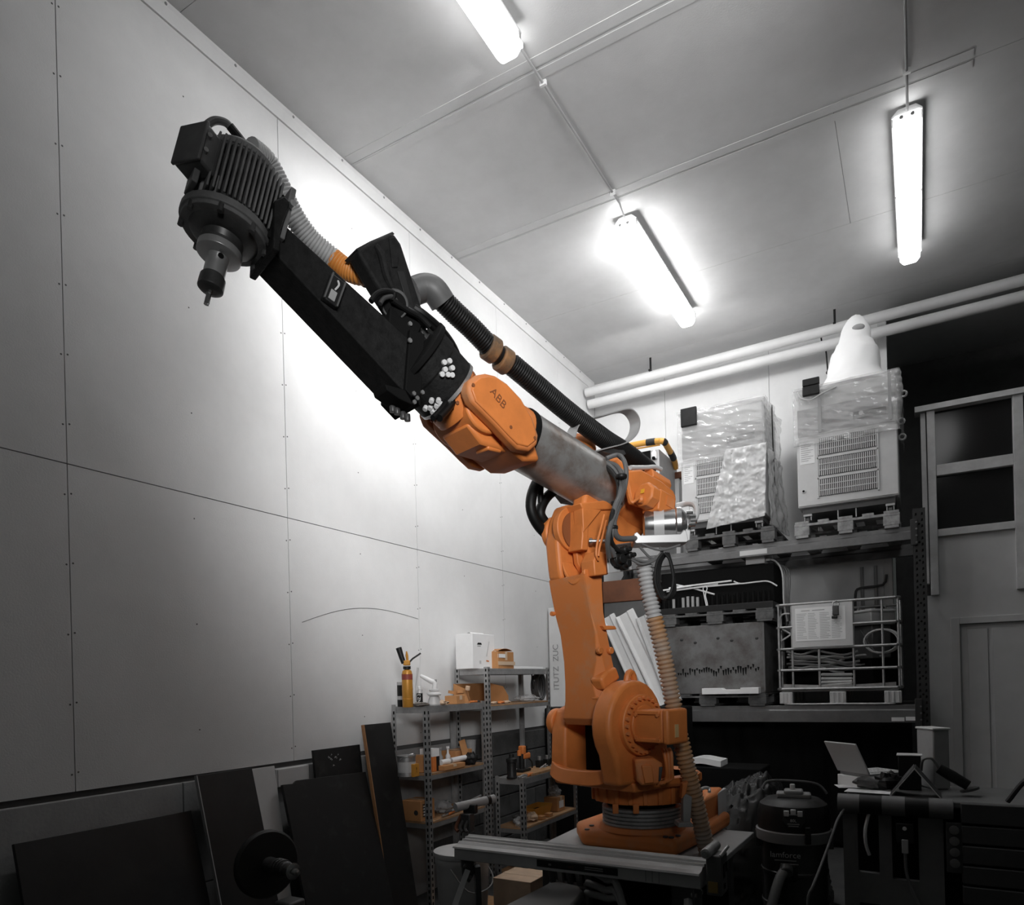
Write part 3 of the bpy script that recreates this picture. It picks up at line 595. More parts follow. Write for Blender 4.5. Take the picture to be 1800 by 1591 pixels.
# spindle motor
sx = (RB_*.243-Z3*.97).normalized(); sq = (RB_*.97+Z3*.243).normalized()
S0 = RP(396, 405, 0)
def SP(h, q=0, a=0): return S0+sx*h+sq*q+RA_*a
sp = MB().lathe(SP(-.30), sx, [(.06, .03), (.105, .04), (.115, .06), (.115, .28), (.118, .285)], 36).build('spindle_motor', mMOTOR, ROB, bevel=.004)
MB().lathe(SP(-.29), sx, [(.04, 0), (.10, .008), (.122, .03), (.122, .05)], 36).build('fan_cover', mMOTOR, sp, bevel=.003)
for k in range(15):
    qq = -.135+k*.0165; dep = math.sqrt(max(.001, .15**2-(qq*.85)**2))
    for s in (1, -1):
        MB().cbox(SP(-.125, qq+.01, s*dep*.5), .205, .007, dep, (sx, sq, RA_)).build('cooling_fin', mMOTOR, sp, bevel=.0015, seg=1, smooth=0) if s == 1 or k % 3 == 0 else None
for qq in (-.16, .14): MB().cbox(SP(-.125, qq, .06), .205, .02, .09, (sx, sq, RA_)).build('corner_rail', mMOTOR, sp, bevel=.004)
MB().lathe(SP(-.022), sx, [(.135, 0), (.15, .006), (.15, .03), (.142, .034), (.142, .045), (.12, .048)], 40).build('motor_flange', mMOTOR, sp, bevel=.002)
for k in range(8):
    a = k*.7854+.4; c = SP(.005, .138*math.cos(a), .138*math.sin(a)); MB().cyl(c-sx*.03, c+sx*.035, .010, 8).build('flange_lug', mDSTEEL, sp)
MB().lathe(SP(.026), sx, [(.115, 0), (.10, .012), (.07, .016), (.062, .04), (.072, .042), (.072, .058), (.05, .062)], 32).build('front_bearing', mDSTEEL, sp)
sh = MB().lathe(SP(.085), sx, [(.062, -.01), (.074, -.006), (.074, .018), (.068, .022), (.036, .024), (.036, .095)], 32).build('tool_ring', mat('ring_steel', .42, .35, metal=.6, var=.2), sp, bevel=.001)
MB().lathe(SP(.18), sx, [(.034, 0), (.034, .006), (.042, .008), (.043, .03), (.043, .05), (.036, .056), (.02, .058)], 28).build('collet_nut', mDSTEEL, sp, bevel=.001)
MB().cyl(SP(.12, .0, .034), SP(.12, 0, .037), .010, 10).build('shaft_slot', mBLKM, sp)
pts = [SP(.238+.004*k) for k in range(14)]
MB().tube(pts, [.010]*4+[.0085, .0095]*5, 8).build('milling_bit', mSTEEL, sp)
tn = (sq*.86+RA_*.51).normalized(); tw = sx.cross(tn)
TB = lambda h, n=0, w_=0: SP(h, 0, 0)+tn*n+tw*w_
mTBOX = mat('terminal_grey', .075, .5, var=.25, scale=12)
tb = MB().cbox(TB(-.135, .17), .135, .07, .11, (sx, tn, tw)).build('terminal_box', mTBOX, sp, bevel=.008)
MB().cbox(TB(-.135, .208), .142, .012, .116, (sx, tn, tw)).build('terminal_lid', mTBOX, tb, bevel=.004)
MB().cbox(TB(-.125, .13), .11, .05, .10, (sx, tn, tw)).build('terminal_neck', mMOTOR, tb, bevel=.004)
MB().cbox(TB(-.045, .105), .08, .05, .13, (sx, tn, tw)).build('front_face', mMOTOR, sp, bevel=.006)
for dh in (-.165, -.11): MB().cyl(TB(dh, .16, .0)+RA_*.06, TB(dh, .16, .0)+RA_*.075, .008, 8).build('lid_screw', mGALV, tb)
gl = RP(357, 238, .0); MB().cyl(gl-Z3*.03, gl+Z3*.012, .016, 10).build('cable_gland', mLGREY, tb)
MB().cyl(RP(349, 246, 0), RP(352, 232, 0), .013, 8).build('cable_gland', mGREY, tb)
MB().tube([RP(357, 236, 0), RP(362, 222, 0), RP(378, 212, 0), RP(397, 216, 0), RP(408, 228, 0)], .013, 10, sub=6).build('motor_cable', mMOTOR, sp)
MB().tube([RP(404, 222, 0), RP(428, 252, .0), RP(455, 288, .01), RP(480, 325, .02), RP(494, 348, .03)], .015, 10, sub=6).build('cable_sleeve', mHOSEB, sp)
MB().cbox(TB(-.04, .132), .04, .003, .06, (sx, tn, tw)).build('type_plate', mGREY, sp, smooth=0)
# clamp between motor and beam
cp = RPP([(483, 352), (500, 344), (511, 356), (500, 385), (493, 410), (492, 442), (480, 436), (482, 400)], .13, -.10).build('motor_clamp', mBEAM, ROB, bevel=.005)
RPP([(462, 358), (498, 344), (504, 351), (468, 372)], .10, -.10).build('clamp_plate', mBLKM, cp, bevel=.004)
LP([(2.0, 3.12), (2.0, 3.3), (2.09, 3.34), (2.12, 3.14)], -.10, .10).build('motor_seat', mBLKM, cp, bevel=.004)
p = RP(512, 362, .12); MB().cyl(p, p+RA_*.02, .012, 8).build('clamp_bolt', mGALV, cp)
# pedestal under the robot
pc = [PZ(x, y, .66) for x, y in ((998, 1487), (1286, 1480))]
ped = thing('robot_pedestal', (RO.x, RO.y, 0), 'dark steel pedestal with a grey plate carrying the orange robot', 'pedestal')
x0, x1 = -1.84, -.86
MB().poly([V((x0+.02, 3.22, .628)), V((x1, 3.22, .628)), V((x1+.02, 4.2, .628)), V((x0, 4.2, .628))], (0, 0, .03)).build('top_plate', mGREY, ped, bevel=.004)
for (x, y) in ((-1.7, 3.38), (-1.0, 3.38), (-1.7, 4.05), (-1.0, 4.05)):
    MB().box(x-.06, x+.06, y-.06, y+.06, 0, .627).build('leg', mDGREY, ped, bevel=.006)
MB().box(-1.76, -.94, 3.45, 3.98, .1, .5).build('steel_core', mBLKM, ped, bevel=.01)
# ------------------------------------------------------------------ pallet rack and its load
mRACK = mat('rack_grey_steel', .16, .4, metal=.35, var=.2, scale=8)
mRACKD = mat('rack_dark_steel', .04, .5, metal=.3, var=.3)
mPALW = mat('pallet_wood', .30, .8, var=.4, scale=18, bump=.3, bscale=25)
mPALD = mat('pallet_dark_wood', .10, .85, var=.4, scale=18, bump=.3, bscale=25)
mCAB = mat('cabinet_grey', .58, .5, var=.06)
mVENT = mat('vent_dark', .05, .6)
mPAPER = mat('paper_white', .8, .6)
mFILM = mat('stretch_film', .72, .10, alpha=.30, var=.12, scale=9, spec=.9)
mFILMD = mat('dense_film', .82, .12, alpha=.48, var=.1, scale=12, spec=.9)
mSHROUD = mat('white_shroud', .95, .5, bump=.08, bscale=8)
mCRATE = mat('rusty_plate', .17, .6, metal=.3, col2=(.08, .07, .065), scale=5, thr=(.4, .7), bump=.2, bscale=30)
mRUSTB = mat('brown_rust', (.13, .045, .018), .7, var=.3)
mSTYRO = mat('white_foam', .78, .6, var=.05)
rk = thing('pallet_rack', (-1.4, 6.7, 0), 'tall two-beam pallet rack with perforated dark uprights behind the orange robot', 'rack')
XR, XL = .03, -2.83
for x in (XR, XL):
    for y in (6.70, 7.58):
        u = MB().box(x-.046, x+.046, y, y+.012, 0, 2.90).box(x-.046, x-.036, y+.012, y+.075, 0, 2.90).box(x+.036, x+.046, y+.012, y+.075, 0, 2.90).build('upright', mRACKD, rk, smooth=0)
        if y < 7:
            m = MB(); z = .1
            while z < 2.85:
                for s in (-1, 1): m.poly([V((x+s*.022+dx_, y-.0015, z+dz_)) for dx_, dz_ in ((-.008, -.012), (.008, -.006), (.006, .014), (-.005, .012))], (0, .001, 0))
                if int(z*20) % 3 == 0: m.cyl((x, y-.0015, z+.02), (x, y-.0005, z+.02), .009, 8)
                z += .05
            m.build('slot', mBLKM, u, kind='stuff', smooth=0)
        MB().box(x-.06, x+.06, y-.01, y+.09, 0, .008).build('foot_plate', mRACKD, rk, smooth=0)
    for k in range(4):
        z0 = .2+k*.66; a_, b2 = (V((x, 6.77, z0)), V((x, 7.58, z0+.6))) if k % 2 else (V((x, 7.58, z0)), V((x, 6.77, z0+.6)))
        MB().tube([a_, b2], .018, 4).build('brace', mRACKD, rk, smooth=0)
for (z0, z1, nm) in ((2.65, 2.761, 'u'), (1.137, 1.285, 'l')):
    for y in (6.70, 7.62):
        MB().poly([V((XL+.047, y+dy_, z)) for dy_, z in ((0, z0), (.05, z0), (.05, z1), (.012, z1), (.012, z1-.035), (0, z1-.045))], (XR-XL-.094, 0, 0)).build('beam', mRACK, rk, bevel=.003)
    for x, s in ((XR, -1), (XL, 1)):
        pl = MB().box(min(x, x+s*.05)+s*.012, max(x, x+s*.05)+s*.012, 6.682, 6.699, z0-.05, z1+.05).build('beam_connector', mRACKD, rk, bevel=.003)
        for k in range(4): MB().cyl((x+s*.02, 6.676, z0-.03+k*.055), (x+s*.02, 6.683, z0-.03+k*.055), .008, 8).build('connector_rivet', mRACK, pl)
for (a_, b2, c_, d_) in ((1567, 1259, 1590, 1270), (1592, 1258, 1609, 1269)):
    p = PY(a_, b2, 6.698); q = PY(c_, d_, 6.698); MB().box(p.x, q.x, 6.697, 6.6999, q.z+.01, p.z-.01).build('beam_label', mPAPER, rk, smooth=0)
p = PY(1300, 976, 6.69); MB().box(p.x, p.x+.24, 6.697, 6.6999, 2.665, 2.71).build('beam_label', mLGREY, rk, smooth=0)
# pallets
def pallet(x0, x1, y0, y1, z0, h, mt, label, group=None):
    t = thing('pallet', ((x0+x1)/2, (y0+y1)/2, z0), label, 'pallet', group)
    s = h/.144; bw = (x1-x0)*.15
    xs = [x0+bw/2, (x0+x1)/2, x1-bw/2]; ys = [y0+.06, (y0+y1)/2, y1-.06]
    for x in xs:
        MB().box(x-bw*.42, x+bw*.42, y0, y1, z0, z0+.022*s).build('bottom_board', mt, t, smooth=0)
        for y in ys: MB().box(x-bw*.5, x+bw*.5, y-.06, y+.06, z0+.0225*s, z0+.100*s).build('block', mt, t, bevel=.004, smooth=0)
    for y in ys: MB().box(x0, x1, y-.06, y+.06, z0+.1005*s, z0+.122*s).build('stringer_board', mt, t, bevel=.002, smooth=0)
    for k in range(5):
        x = x0+bw/2+(x1-x0-bw)*k/4; wd = bw*.46 if k % 2 == 0 else bw*.36
        MB().box(x-wd, x+wd, y0, y1, z0+.1225*s, z0+.144*s).build('deck_board', mt, t, bevel=.002, smooth=0)
    return t
pallet(-.925, -.105, 6.68, 7.66, 2.762, .144, mPALW, 'wooden pallet on the top beams under the cabinet with the white shroud')
pallet(-1.90, -1.09, 6.68, 7.66, 2.762, .144, mPALD, 'wooden pallet on the top beams under the left wrapped cabinet')
pallet(-2.26, -1.20, 6.68, 7.60, 1.286, .112, mPALD, 'dark pallet on the lower beams under the stained steel tank')
pallet(-2.17, -1.12, 6.69, 7.58, 2.056, .118, mPALD, 'dark pallet lying on top of the stained steel tank')
# wrapped cabinets
def px_rect(a_, b2, c_, d_, y):
    p = PY(a_, b2, y); q = PY(c_, d_, y); return min(p.x, q.x), max(p.x, q.x), min(p.z, q.z), max(p.z, q.z)
def cabinet(x0, x1, zt, label, film_front, gx0, gx1, seed):
    t = thing('control_cabinet', ((x0+x1)/2, 7.1, 2.906), label, 'cabinet')
    y0, y1 = 6.71, 7.44; zb, zs = 3.035, 3.632
    MB().box(x0, x1, y0+.01, y1, zb, zs).build('lower_body', mCAB, t, bevel=.006, smooth=0)
    MB().box(x0+.006, x1-.006, y0, y0+.0095, zb+.01, zs-.008).build('front_panel', mCAB, t, bevel=.003, smooth=0)
    for k in range(3):
        z0 = zb+.075+k*.178; z1 = z0+.15
        g = MB().box(gx0, gx1, y0-.004, y0-.0005, z0, z1).build('vent_grille', mVENT, t, smooth=0)
        m = MB(); n = int((gx1-gx0)/.0155)
        for i in range(n):
            x = gx0+.006+i*(gx1-gx0-.012)/(n-1); m.box(x-.0038, x+.0038, y0-.010, y0-.0045, z0+.004, z1-.004)
        m.build('vent_slats', mCAB, g, kind='stuff', smooth=0)
        for zz in (z0+.05, z0+.10): MB().box(gx0, gx1, y0-.013, y0-.0102, zz-.003, zz+.003).build('vent_bar', mCAB, g, smooth=0)
        MB().box(gx0-.012, gx1+.012, y0-.012, y0-.0005, z1, z1+.014).build('vent_frame', mCAB, t, smooth=0)
    for x in (gx0-.008, gx1+.008): MB().box(x-.006, x+.006, y0-.012, y0-.0005, zb+.06, zs-.02).build('vent_frame', mCAB, t, smooth=0)
    lb = MB().box(x0+.025, gx0-.03, y0-.003, y0-.0003, zs-.22, zs-.03).build('instruction_label', mPAPER, t, smooth=0)
    for k in range(9): MB().box(x0+.035, gx0-.04-.02*(k % 3), y0-.0045, y0-.0031, zs-.05-k*.018, zs-.046-k*.018).build('printed_line', mGREY, lb, smooth=0)
    lk = MB().cyl((x0+.05, y0-.012, zb+.14), (x0+.05, y0, zb+.14), .017, 14).build('key_lock', mLGREY, t)
    MB().cyl((x0+.05, y0-.014, zb+.14), (x0+.05, y0-.012, zb+.14), .010, 10).build('keyhole', mBLKM, lk)
    # base frame and castors
    MB().box(x0+.03, x1-.03, y0+.05, y1-.05, 2.985, zb).build('base_frame', mDGREY, t, smooth=0)
    for x in (x0+.07, x1-.07):
        for y in (y0+.09, y1-.09):
            f = MB().box(x-.035, x+.035, y-.035, y+.035, 2.965, 2.984).box(x-.03, x-.022, y-.02, y+.02, 2.93, 2.965).box(x+.022, x+.03, y-.02, y+.02, 2.93, 2.965).build('castor_fork', mGALV, t, smooth=0)
            MB().cyl((x-.014, y, 2.934), (x+.014, y, 2.934), .0275, 14).build('castor_wheel', mDGREY, f)
    for x in (x0+(x1-x0)*.4, x0+(x1-x0)*.58): MB().box(x-.004, x+.004, y0+.06, y0+.07, 2.91, 2.985).build('stay', mGALV, t, smooth=0)
    # upper unit and film
    MB().box(x0+.01, x1-.01, y0+.03, y1-.03, zs+.004, zt).build('upper_body', mCAB, t, bevel=.012, smooth=0)
    MB().box(x0+.01, x1-.01, y0+.02, y0+.0295, zs+.03, zs+.27).build('drawer_front', mGREY, t, bevel=.004, smooth=0)
    hd_ = MB().box(x1-.33, x1-.08, y0+.006, y0+.019, zs+.10, zs+.16).build('panel_window', mBLKM, t, bevel=.004, smooth=0)
    MB().cyl((x1-.27, y0-.004, zs+.14), (x1-.27, y0+.005, zs+.14), .018, 12).build('knob', mALU, hd_)
    def wrap(u, v):   # around front and right side, wrinkled
        per = u*(x1-x0+y1-y0+.08); z = zs-.06+(zt-zs+.08)*v
        if per < x1-x0+.04: p = V((x0-.02+per, y0-.022, z)); nn = V((0, -1, 0))
        else: p = V((x1+.022, y0-.02+per-(x1-x0+.04), z)); nn = V((1, 0, 0))
        q = V((p.x*5+seed, p.y*5, p.z*13+p.x*4)); q2 = V((p.x*2.2+seed, p.y*4, p.z*2))
        bul = .055*max(0, noise.noise(q2+V((4, 4, 4)))) if nn.x else 0
        k = .011*noise.noise(q)+.009*noise.noise(q*2.7)+bul
        return p+nn*max(k, -.009)
    MB().sheet(wrap, 90, 60, (0, 0, 0.0012)).build('stretch_film', mFILM, t, smooth=180)
    tp = lambda u, v: V((x0-.02+(x1-x0+.04)*u, y0-.02+(y1-y0+.02)*v, zt+.003+.02*abs(noise.noise(V((u*4+seed, v*3, 2))))*math.sin(math.pi*min(1, max(0, v)))+.001))
    MB().sheet(tp, 26, 14, (0, 0, .0015)).build('film_top', mFILM, t, smooth=180)
    return t, y0, y1, zb, zs
gx = px_rect(1438, 780, 1543, 870, 6.71)
c2, y0, y1, zb, zs = cabinet(-.893, -.105, 4.06, 'grey control cabinet on the right pallet, film-wrapped, carrying a white shrouded object', 0, gx[0], gx[1], 3.1)
for (a_, b2, c_, d_) in ((1411, 670, 1441, 676), (1411, 683, 1441, 693)):
    x0, x1, z0, z1 = px_rect(a_, b2, c_, d_, 6.69); MB().box(x0, x1, 6.655, 6.69, z0, z1).build('black_grip', mBLK, c2, bevel=.006)
MB().tube([PY(1402, 690, 6.67), PY(1408, 700, 6.66), PY(1425, 703, 6.655), PY(1444, 692, 6.66), PY(1470, 680, 6.68)], .006, 6, sub=5).build('wrapped_cord', mALU, c2)
for (x, y) in ((1588, 692), (1584, 740), (1586, 768)):
    p = PY(x, y, 6.85); MB().tube([p+V((.024*math.cos(a), .006, .024*math.sin(a))) for a in [i*.6283 for i in range(10)]], .009, 8, closed=True).build('eye_ring', mALU, c2)
for xx in (1440, 1564):
    p = PY(xx, 700, 6.68); MB().box(p.x-.012, p.x+.012, 6.676, 6.679, zs+.03, zs+.42 if xx > 1500 else zs+.34).build('strap', mGREY, c2, smooth=0)
gx = px_rect(1224, 810, 1290, 890, 6.71)
c1, *_ = cabinet(-1.935, -1.17, 4.08, 'grey control cabinet left of the shrouded one, loosely wrapped with a film tail', 0, gx[0], gx[1]+.02, 11.7)
x0, x1, z0, z1 = px_rect(1198, 722, 1226, 733, 6.70)
for dz_ in (0, .08): MB().box(x0, x1, 6.655, 6.69, z0-dz_, z1-dz_).build('black_grip', mBLK, c1, bevel=.006)
def tail(u, v):
    xl = -1.54+.02*u; 
    x = (-1.50-.20*v)+(.36+.17*v)*u; z = 3.66-.71*v+.05*u*v
    q = V((x*9, z*11, 5)); return V((x, 6.672+.018*noise.noise(q)+.014*noise.noise(q*2.3)+.006*noise.noise(q*6), z))
MB().sheet(tail, 54, 66, (0, .0012, 0)).build('film_tail', mFILMD, c1, smooth=180)
def side(u, v):
    y = 6.72+.72*u; z = 3.62-.69*v
    q = V((y*6, z*6, 1)); return V((-1.142+.05*max(0, noise.noise(q))+.025*abs(noise.noise(q*2))+.05*v*u, y, z))
MB().sheet(side, 26, 30, (.0012, 0, 0)).build('film_side', mFILMD, c1, smooth=180)
MB().ball((-1.60, 7.0, 4.085), (.22, .2, .07), 16).build('wrapped_bulge', mFILMD, c1)
MB().tube([V((-1.139, 7.0, 4.1)), V((-1.136, 7.0, 3.6)), V((-1.128, 7.02, 3.1)), V((-1.13, 7.05, 2.93))], .006, 6, sub=3).build('tie_strap', mBLK, c1)
# white shroud
sh_o = V((-.42, 7.05, 4.088))
prof = [(.33, 0), (.30, .03), (.255, .08), (.22, .13), (.205, .20), (.198, .26), (.185, .31), (.158, .355), (.142, .40), (.128, .45), (.112, .49), (.09, .53), (.06, .555), (.03, .566), (.004, .57)]
prof = [(a+(c-a)*t, b+(d-b)*t) for (a, b), (c, d) in zip(prof, prof[1:]) for t in (0, .34, .67)]+[prof[-1]]
prof = [(r_*(.84 if z > .36 else (.93 if z > .30 else 1)), z*1.19) for r_, z in prof]
m = MB().lathe(sh_o, Z3, prof, 44, sc=(1.0, .95))
for v in m.bm.verts:
    q = v.co*4; d_ = (v.co-sh_o); k = .035*noise.noise(q+V((2, 0, 0)))+.016*noise.noise(q*2.5); f = min(1, d_.z/.1)
    v.co += V((d_.x, d_.y, 0)).normalized()*k*(.3+f*.5) if d_.length > .02 else V((0, 0, 0))
    v.co.x -= .03*(1-d_.z/.57)
sd_ = m.build('shrouded_object', mSHROUD, None, loc=sh_o, smooth=180)
tag(sd_, 'tall white plastic-shrouded shape standing on the right wrapped cabinet', 'cover')
pp = PY(1508, 576, 6.965); MB().ball(pp, (.056, .024, .032), 14).build('grey_patch', mGREY, sd_)
# grey machine box with striped rail, left of the cabinets
mb_ = thing('machine_cabinet', (-2.32, 7.0, 2.762), 'grey metal cabinet with a dark window and a striped yellow rail behind the robot elbow', 'cabinet')
x0, x1 = -2.62, -2.145
MB().box(x0, x1, 6.72, 7.30, 2.764, 3.80).build('body', mGREY, mb_, bevel=.008, smooth=0)
a0, a1, z0, z1 = px_rect(1120, 796, 1144, 830, 6.71); MB().box(a0, a1, 6.714, 6.7195, z0, z1).build('dark_window', mBLKM, mb_, smooth=0)
MB().box(a1+.005, x1, 6.70, 6.7195, 3.0, 3.79).build('door_pillar', mALU, mb_, bevel=.005, smooth=0)
p = PY(1150, 798, 6.69); MB().lathe(p+V((0, 0, -.05)), Z3, [(.028, 0), (.032, .02), (.028, .06), (.008, .09)], 14).build('signal_lamp', mWHITE, mb_)
MB().ball(p+V((0, -.012, -.04)), .022, 10).build('lamp_eye', mBLKM, mb_)
mRAILY = mat('rail_yellow', (.72, .36, .07), .45); mRAILB = mat('rail_black', .02, .5)
rp = [PY(1095, 787, 6.69), PY(1120, 781, 6.69), PY(1152, 776, 6.69), PY(1166, 776, 6.69)]
rq = [PY(1166, 776, 6.69), PY(1172, 784, 6.78), PY(1184, 806, 7.05), PY(1188, 822, 7.2)]
rl = spline([V(q) for q in rp+rq[1:]], 4)
for i in range(0, len(rl)-2, 2):
    MB().tube(rl[i:i+3], .03 if (i//2) % 3 else .033, 12).build('rail_segment', mRAILY if (i//2) % 3 else mRAILB, mb_)
MB().tube([PY(1100, 792, 6.70), PY(1160, 782, 6.70)], .008, 6).build('rail_bar', mRAILY, mb_)
MB().box(-2.143, -2.10, 7.2, 7.30, 2.764, 3.62).build('side_post', mLGREY, mb_, smooth=0)
MB().cbox((-2.115, 7.26, 3.66), .09, .09, .07).build('rusty_joint', mRUSTB, mb_, bevel=.006)
# stained steel tank on the lower pallet
tk = thing('steel_tank', (-1.72, 7.1, 1.40), 'low steel tank with a stained streaked front on a pallet in the rack', 'tank')
MB().box(-2.235, -1.21, 6.715, 7.5, 1.40, 2.053).build('body', mCRATE, tk, bevel=.006, smooth=0)
MB().box(-1.222, -1.208, 6.705, 6.715, 1.42, 2.04).build('edge_strip', mRACK, tk, smooth=0)
for (x, y) in ((1198, 1125), (1222, 1130), (1262, 1122), (1286, 1126), (1330, 1122)):
    p = PY(x, y, 6.713); MB().ball(p, (.016, .008, .012), 8).build('weld_spot', mRACKD, tk)
m = MB(); rr_ = random.Random(4)
for k in range(34):
    x = -2.02+k*.0225; z = 1.615+rr_.uniform(-.02, .03)+.03*k/34; hh = rr_.uniform(.02, .075)
    m.poly([V((x, 6.7135, z)), V((x+.02, 6.7135, z+rr_.uniform(-.005, .008))), V((x+.013, 6.7135, z-hh)), V((x+.006, 6.7135, z-hh*.8))], (0, .001, 0))
m.build('stain_streaks', mBLKM, tk, kind='stuff', smooth=0)
MB().box(-2.30, -2.18, 6.70, 6.714, 1.99, 2.055).build('rust_corner', mRUSTB, tk, smooth=0)
a0, a1, z0, z1 = px_rect(1238, 1210, 1337, 1219, 6.69)
f = MB().poly([V((a0, 6.60, z0)), V((a1, 6.60, z0)), V((a1, 6.60, z1)), V((a1-.16, 6.60, z1)), V((a1-.16, 6.60, z1-.015)), V((a0+.2, 6.60, z1-.015)), V((a0+.18, 6.60, z1)), V((a0, 6.60, z1))], (0, .11, 0)).build('foam_profile', mSTYRO, None, loc=(a0, 6.65, z0), bevel=.003)
tag(f, 'white notched foam strip lying on the pallet edge under the steel tank', 'foam strip')
# dark toothed machine part, cable ducts and junction box on the upper dark pallet
gp = thing('toothed_machine_part', (-1.65, 7.05, 2.175), 'black machine part with upright teeth on the pallet above the tank', 'machine part')
MB().box(-2.2, -1.13, 6.75, 7.35, 2.176, 2.24).build('base', mBLK, gp, bevel=.006, smooth=0)
for k in range(22):
    x = -2.16+k*.047; h_ = random.uniform(.085, .11)
    MB().cyl((x, 6.80, 2.24), (x, 6.80, 2.24+h_), .015, 8).build('tooth', mGREY if k in (2, 4, 5, 6, 7) else mBLKM, gp)
MB().box(-2.2, -1.13, 6.84, 7.35, 2.241, 2.595).build('block', mBLKM, gp, bevel=.01, smooth=0)
for k in range(18):
    x = -2.17+k*.058; MB().cyl((x, 6.772, 2.206), (x+.04, 6.772, 2.208), .011, 6).build('link_pin', mRACKD, gp)
for k, (a_, b2, c_, d_, lb) in enumerate(((1166, 1038, 1286, 1021, 'uppermost'), (1172, 1040, 1300, 1026, 'second'), (1176, 1034, 1262, 1027, 'third'), (1188, 1028, 1256, 1045, 'loose drooping'))):
    p = PY(a_, b2, 6.79); q = PY(c_, d_, 6.77)
    p.y += .012*k; p = PY(a_, b2, 6.745+.018*k); q = PY(c_, d_, 6.745+.018*k)
    o = MB().tube([p, (p+q)/2+V((0, 0, .008)), q], .0085, 8).build('cable_duct', mWHITE, None, loc=p)
    tag(o, lb+' white cable tube lying across the black toothed part', 'cable tube', 'white cable tubes')
jb = thing('junction_box', (-1.2, 6.95, 2.60), 'light grey junction box lying on the black toothed part', 'junction box')
a0, a1, z0, z1 = px_rect(1311, 1005, 1345, 1019, 6.85); z0 = 2.603
MB().box(a0, a1, 6.85, 7.2, z0, z0+.08).build('body', mLGREY, jb, bevel=.006); MB().box(a0-.005, a1+.005, 6.845, 7.205, z0+.081, z0+.10).build('lid', mALU, jb, bevel=.006)
for (k, y_) in enumerate((6.92, 7.0, 7.1)): MB().cyl((a1+.001, y_, z0+.04), (a1+.04, y_, z0+.04), .013, 8).build('gland', mWHITE, jb)
for k in range(4):
    MB().tube([V((a1+.03, 6.92+.06*k, z0+.04)), V((a1+.10, 6.86+.05*k, z0+.0)), V((a1+.16+.02*k, 6.80, z0-.12)), PY(1378+3*k, 1060, 6.8), PY(1384+3*k, 1092, 6.84)], .008, 8, sub=5).build('box_cable', mCABLE if k else mALU, jb)
MB().tube([PY(1290, 1022, 6.82), PY(1302, 1026, 6.80), PY(1330, 1023, 6.79), PY(1350, 1022, 6.8), PY(1366, 1030, 6.80)], .007, 8, sub=5).build('box_cable', mWHITE, jb)
o = MB().tube([PY(x, y, 6.76) for x, y in ((1240, 1030), (1236, 1034), (1238, 1048), (1242, 1066), (1246, 1078), (1243, 1060), (1240, 1046), (1243, 1034), (1239, 1029))], .005, 8, sub=4).build('hanging_cord', mWHITE, None, loc=PY(1240, 1030, 6.76))
tag(o, 'looped white cord hanging down in front of the black toothed part', 'cord')
# brown-topped machine housing at the left of the rack
mh = thing('machine_housing', (-2.5, 7.0, 1.286), 'dark grey machine housing with a rust-brown top band at the left end of the rack', 'machine')
MB().box(-2.77, -2.30, 6.72, 7.4, 1.287, 2.34).build('body', mDGREY, mh, bevel=.008, smooth=0)
MB().box(-2.775, -2.295, 6.71, 7.41, 2.341, 2.56).build('brown_band', mRUSTB, mh, bevel=.006, smooth=0)
MB().cyl((-2.38, 6.705, 2.1), (-2.38, 6.72, 2.1), .035, 16).build('port', mBLKM, mh)
MB().box(-2.5, -2.3, 6.66, 6.71, 1.93, 2.05).build('side_lug', mat('cream_lug', (.30, .2, .12), .6), mh, bevel=.01)
# intermediate bulk container cage
ib = thing('wire_cage', (-.61, 7.0, 1.286), 'galvanised wire cage container on its base on the right of the lower rack level', 'container')
A0, A1, y0, y1 = -1.10, -.125, 6.705, 7.55
def hz(z, yy=6.72): return [V((A0, yy+.5, z)), V((A0, yy+.03, z)), V((A0+.03, yy, z)), V((A1-.03, yy, z)), V((A1, yy+.03, z)), V((A1, yy+.5, z))]
for z in (2.187, 1.985, 1.79, 1.60, 1.432):
    MB().tube(hz(z)+[V((A1, 7.5, z)), V((A0, 7.5, z))], .0125 if z > 1.5 else .014, 8, closed=True).build('cage_rail', mGALV, ib)
for x in (-1.087, -.975, -.755, -.48, -.257, -.138):
    MB().tube([V((x, 6.735, 1.43)), V((x, 6.735, 2.186))], .010, 8).build('cage_bar', mGALV, ib)
    MB().tube([V((x, 7.49, 1.43)), V((x, 7.49, 2.186))], .010, 8).build('cage_bar', mGALV, ib)
for x in (A0, A1):
    for y in (6.95, 7.25): MB().tube([V((x, y, 1.43)), V((x, y, 2.186))], .010, 8).build('cage_bar', mGALV, ib)
MB().box(A0+.02, A1-.02, 6.75, 7.48, 1.405, 1.43).build('tray', mGALV, ib, bevel=.006)
MB().box(A0+.03, A1-.03, 7.44, 7.455, 1.432, 2.02).box(A0+.025, A0+.035, 6.95, 7.44, 1.432, 1.95).box(A1-.035, A1-.025, 6.95, 7.44, 1.432, 1.95).build('black_panels', mBLKM, ib, smooth=0)  # black panels added at the back and sides inside the cage
MB().sheet(lambda u, v: V((A0+.04+(A1-A0-.08)*u, 6.75, 1.432+.045*v*(1-.35*math.sin(math.pi*u)))), 16, 2, (0, .004, 0)).build('tray_lip', mGALV, ib)
for (x, wd) in ((-1.035, .11), (-.612, .13), (-.19, .13)):
    for yy in (6.71, 7.44):
        ft = MB().box(x-wd/2, x+wd/2, yy, yy+.08, 1.300, 1.404).build('foot', mALU if yy < 7 else mGREY, ib, bevel=.006, smooth=0)
        for k in (-1, 0, 1): MB().box(x+k*wd*.3-.009, x+k*wd*.3+.009, yy-.006, yy-.0003, 1.305, 1.40).build('foot_rib', mLGREY, ft, bevel=.002, smooth=0)
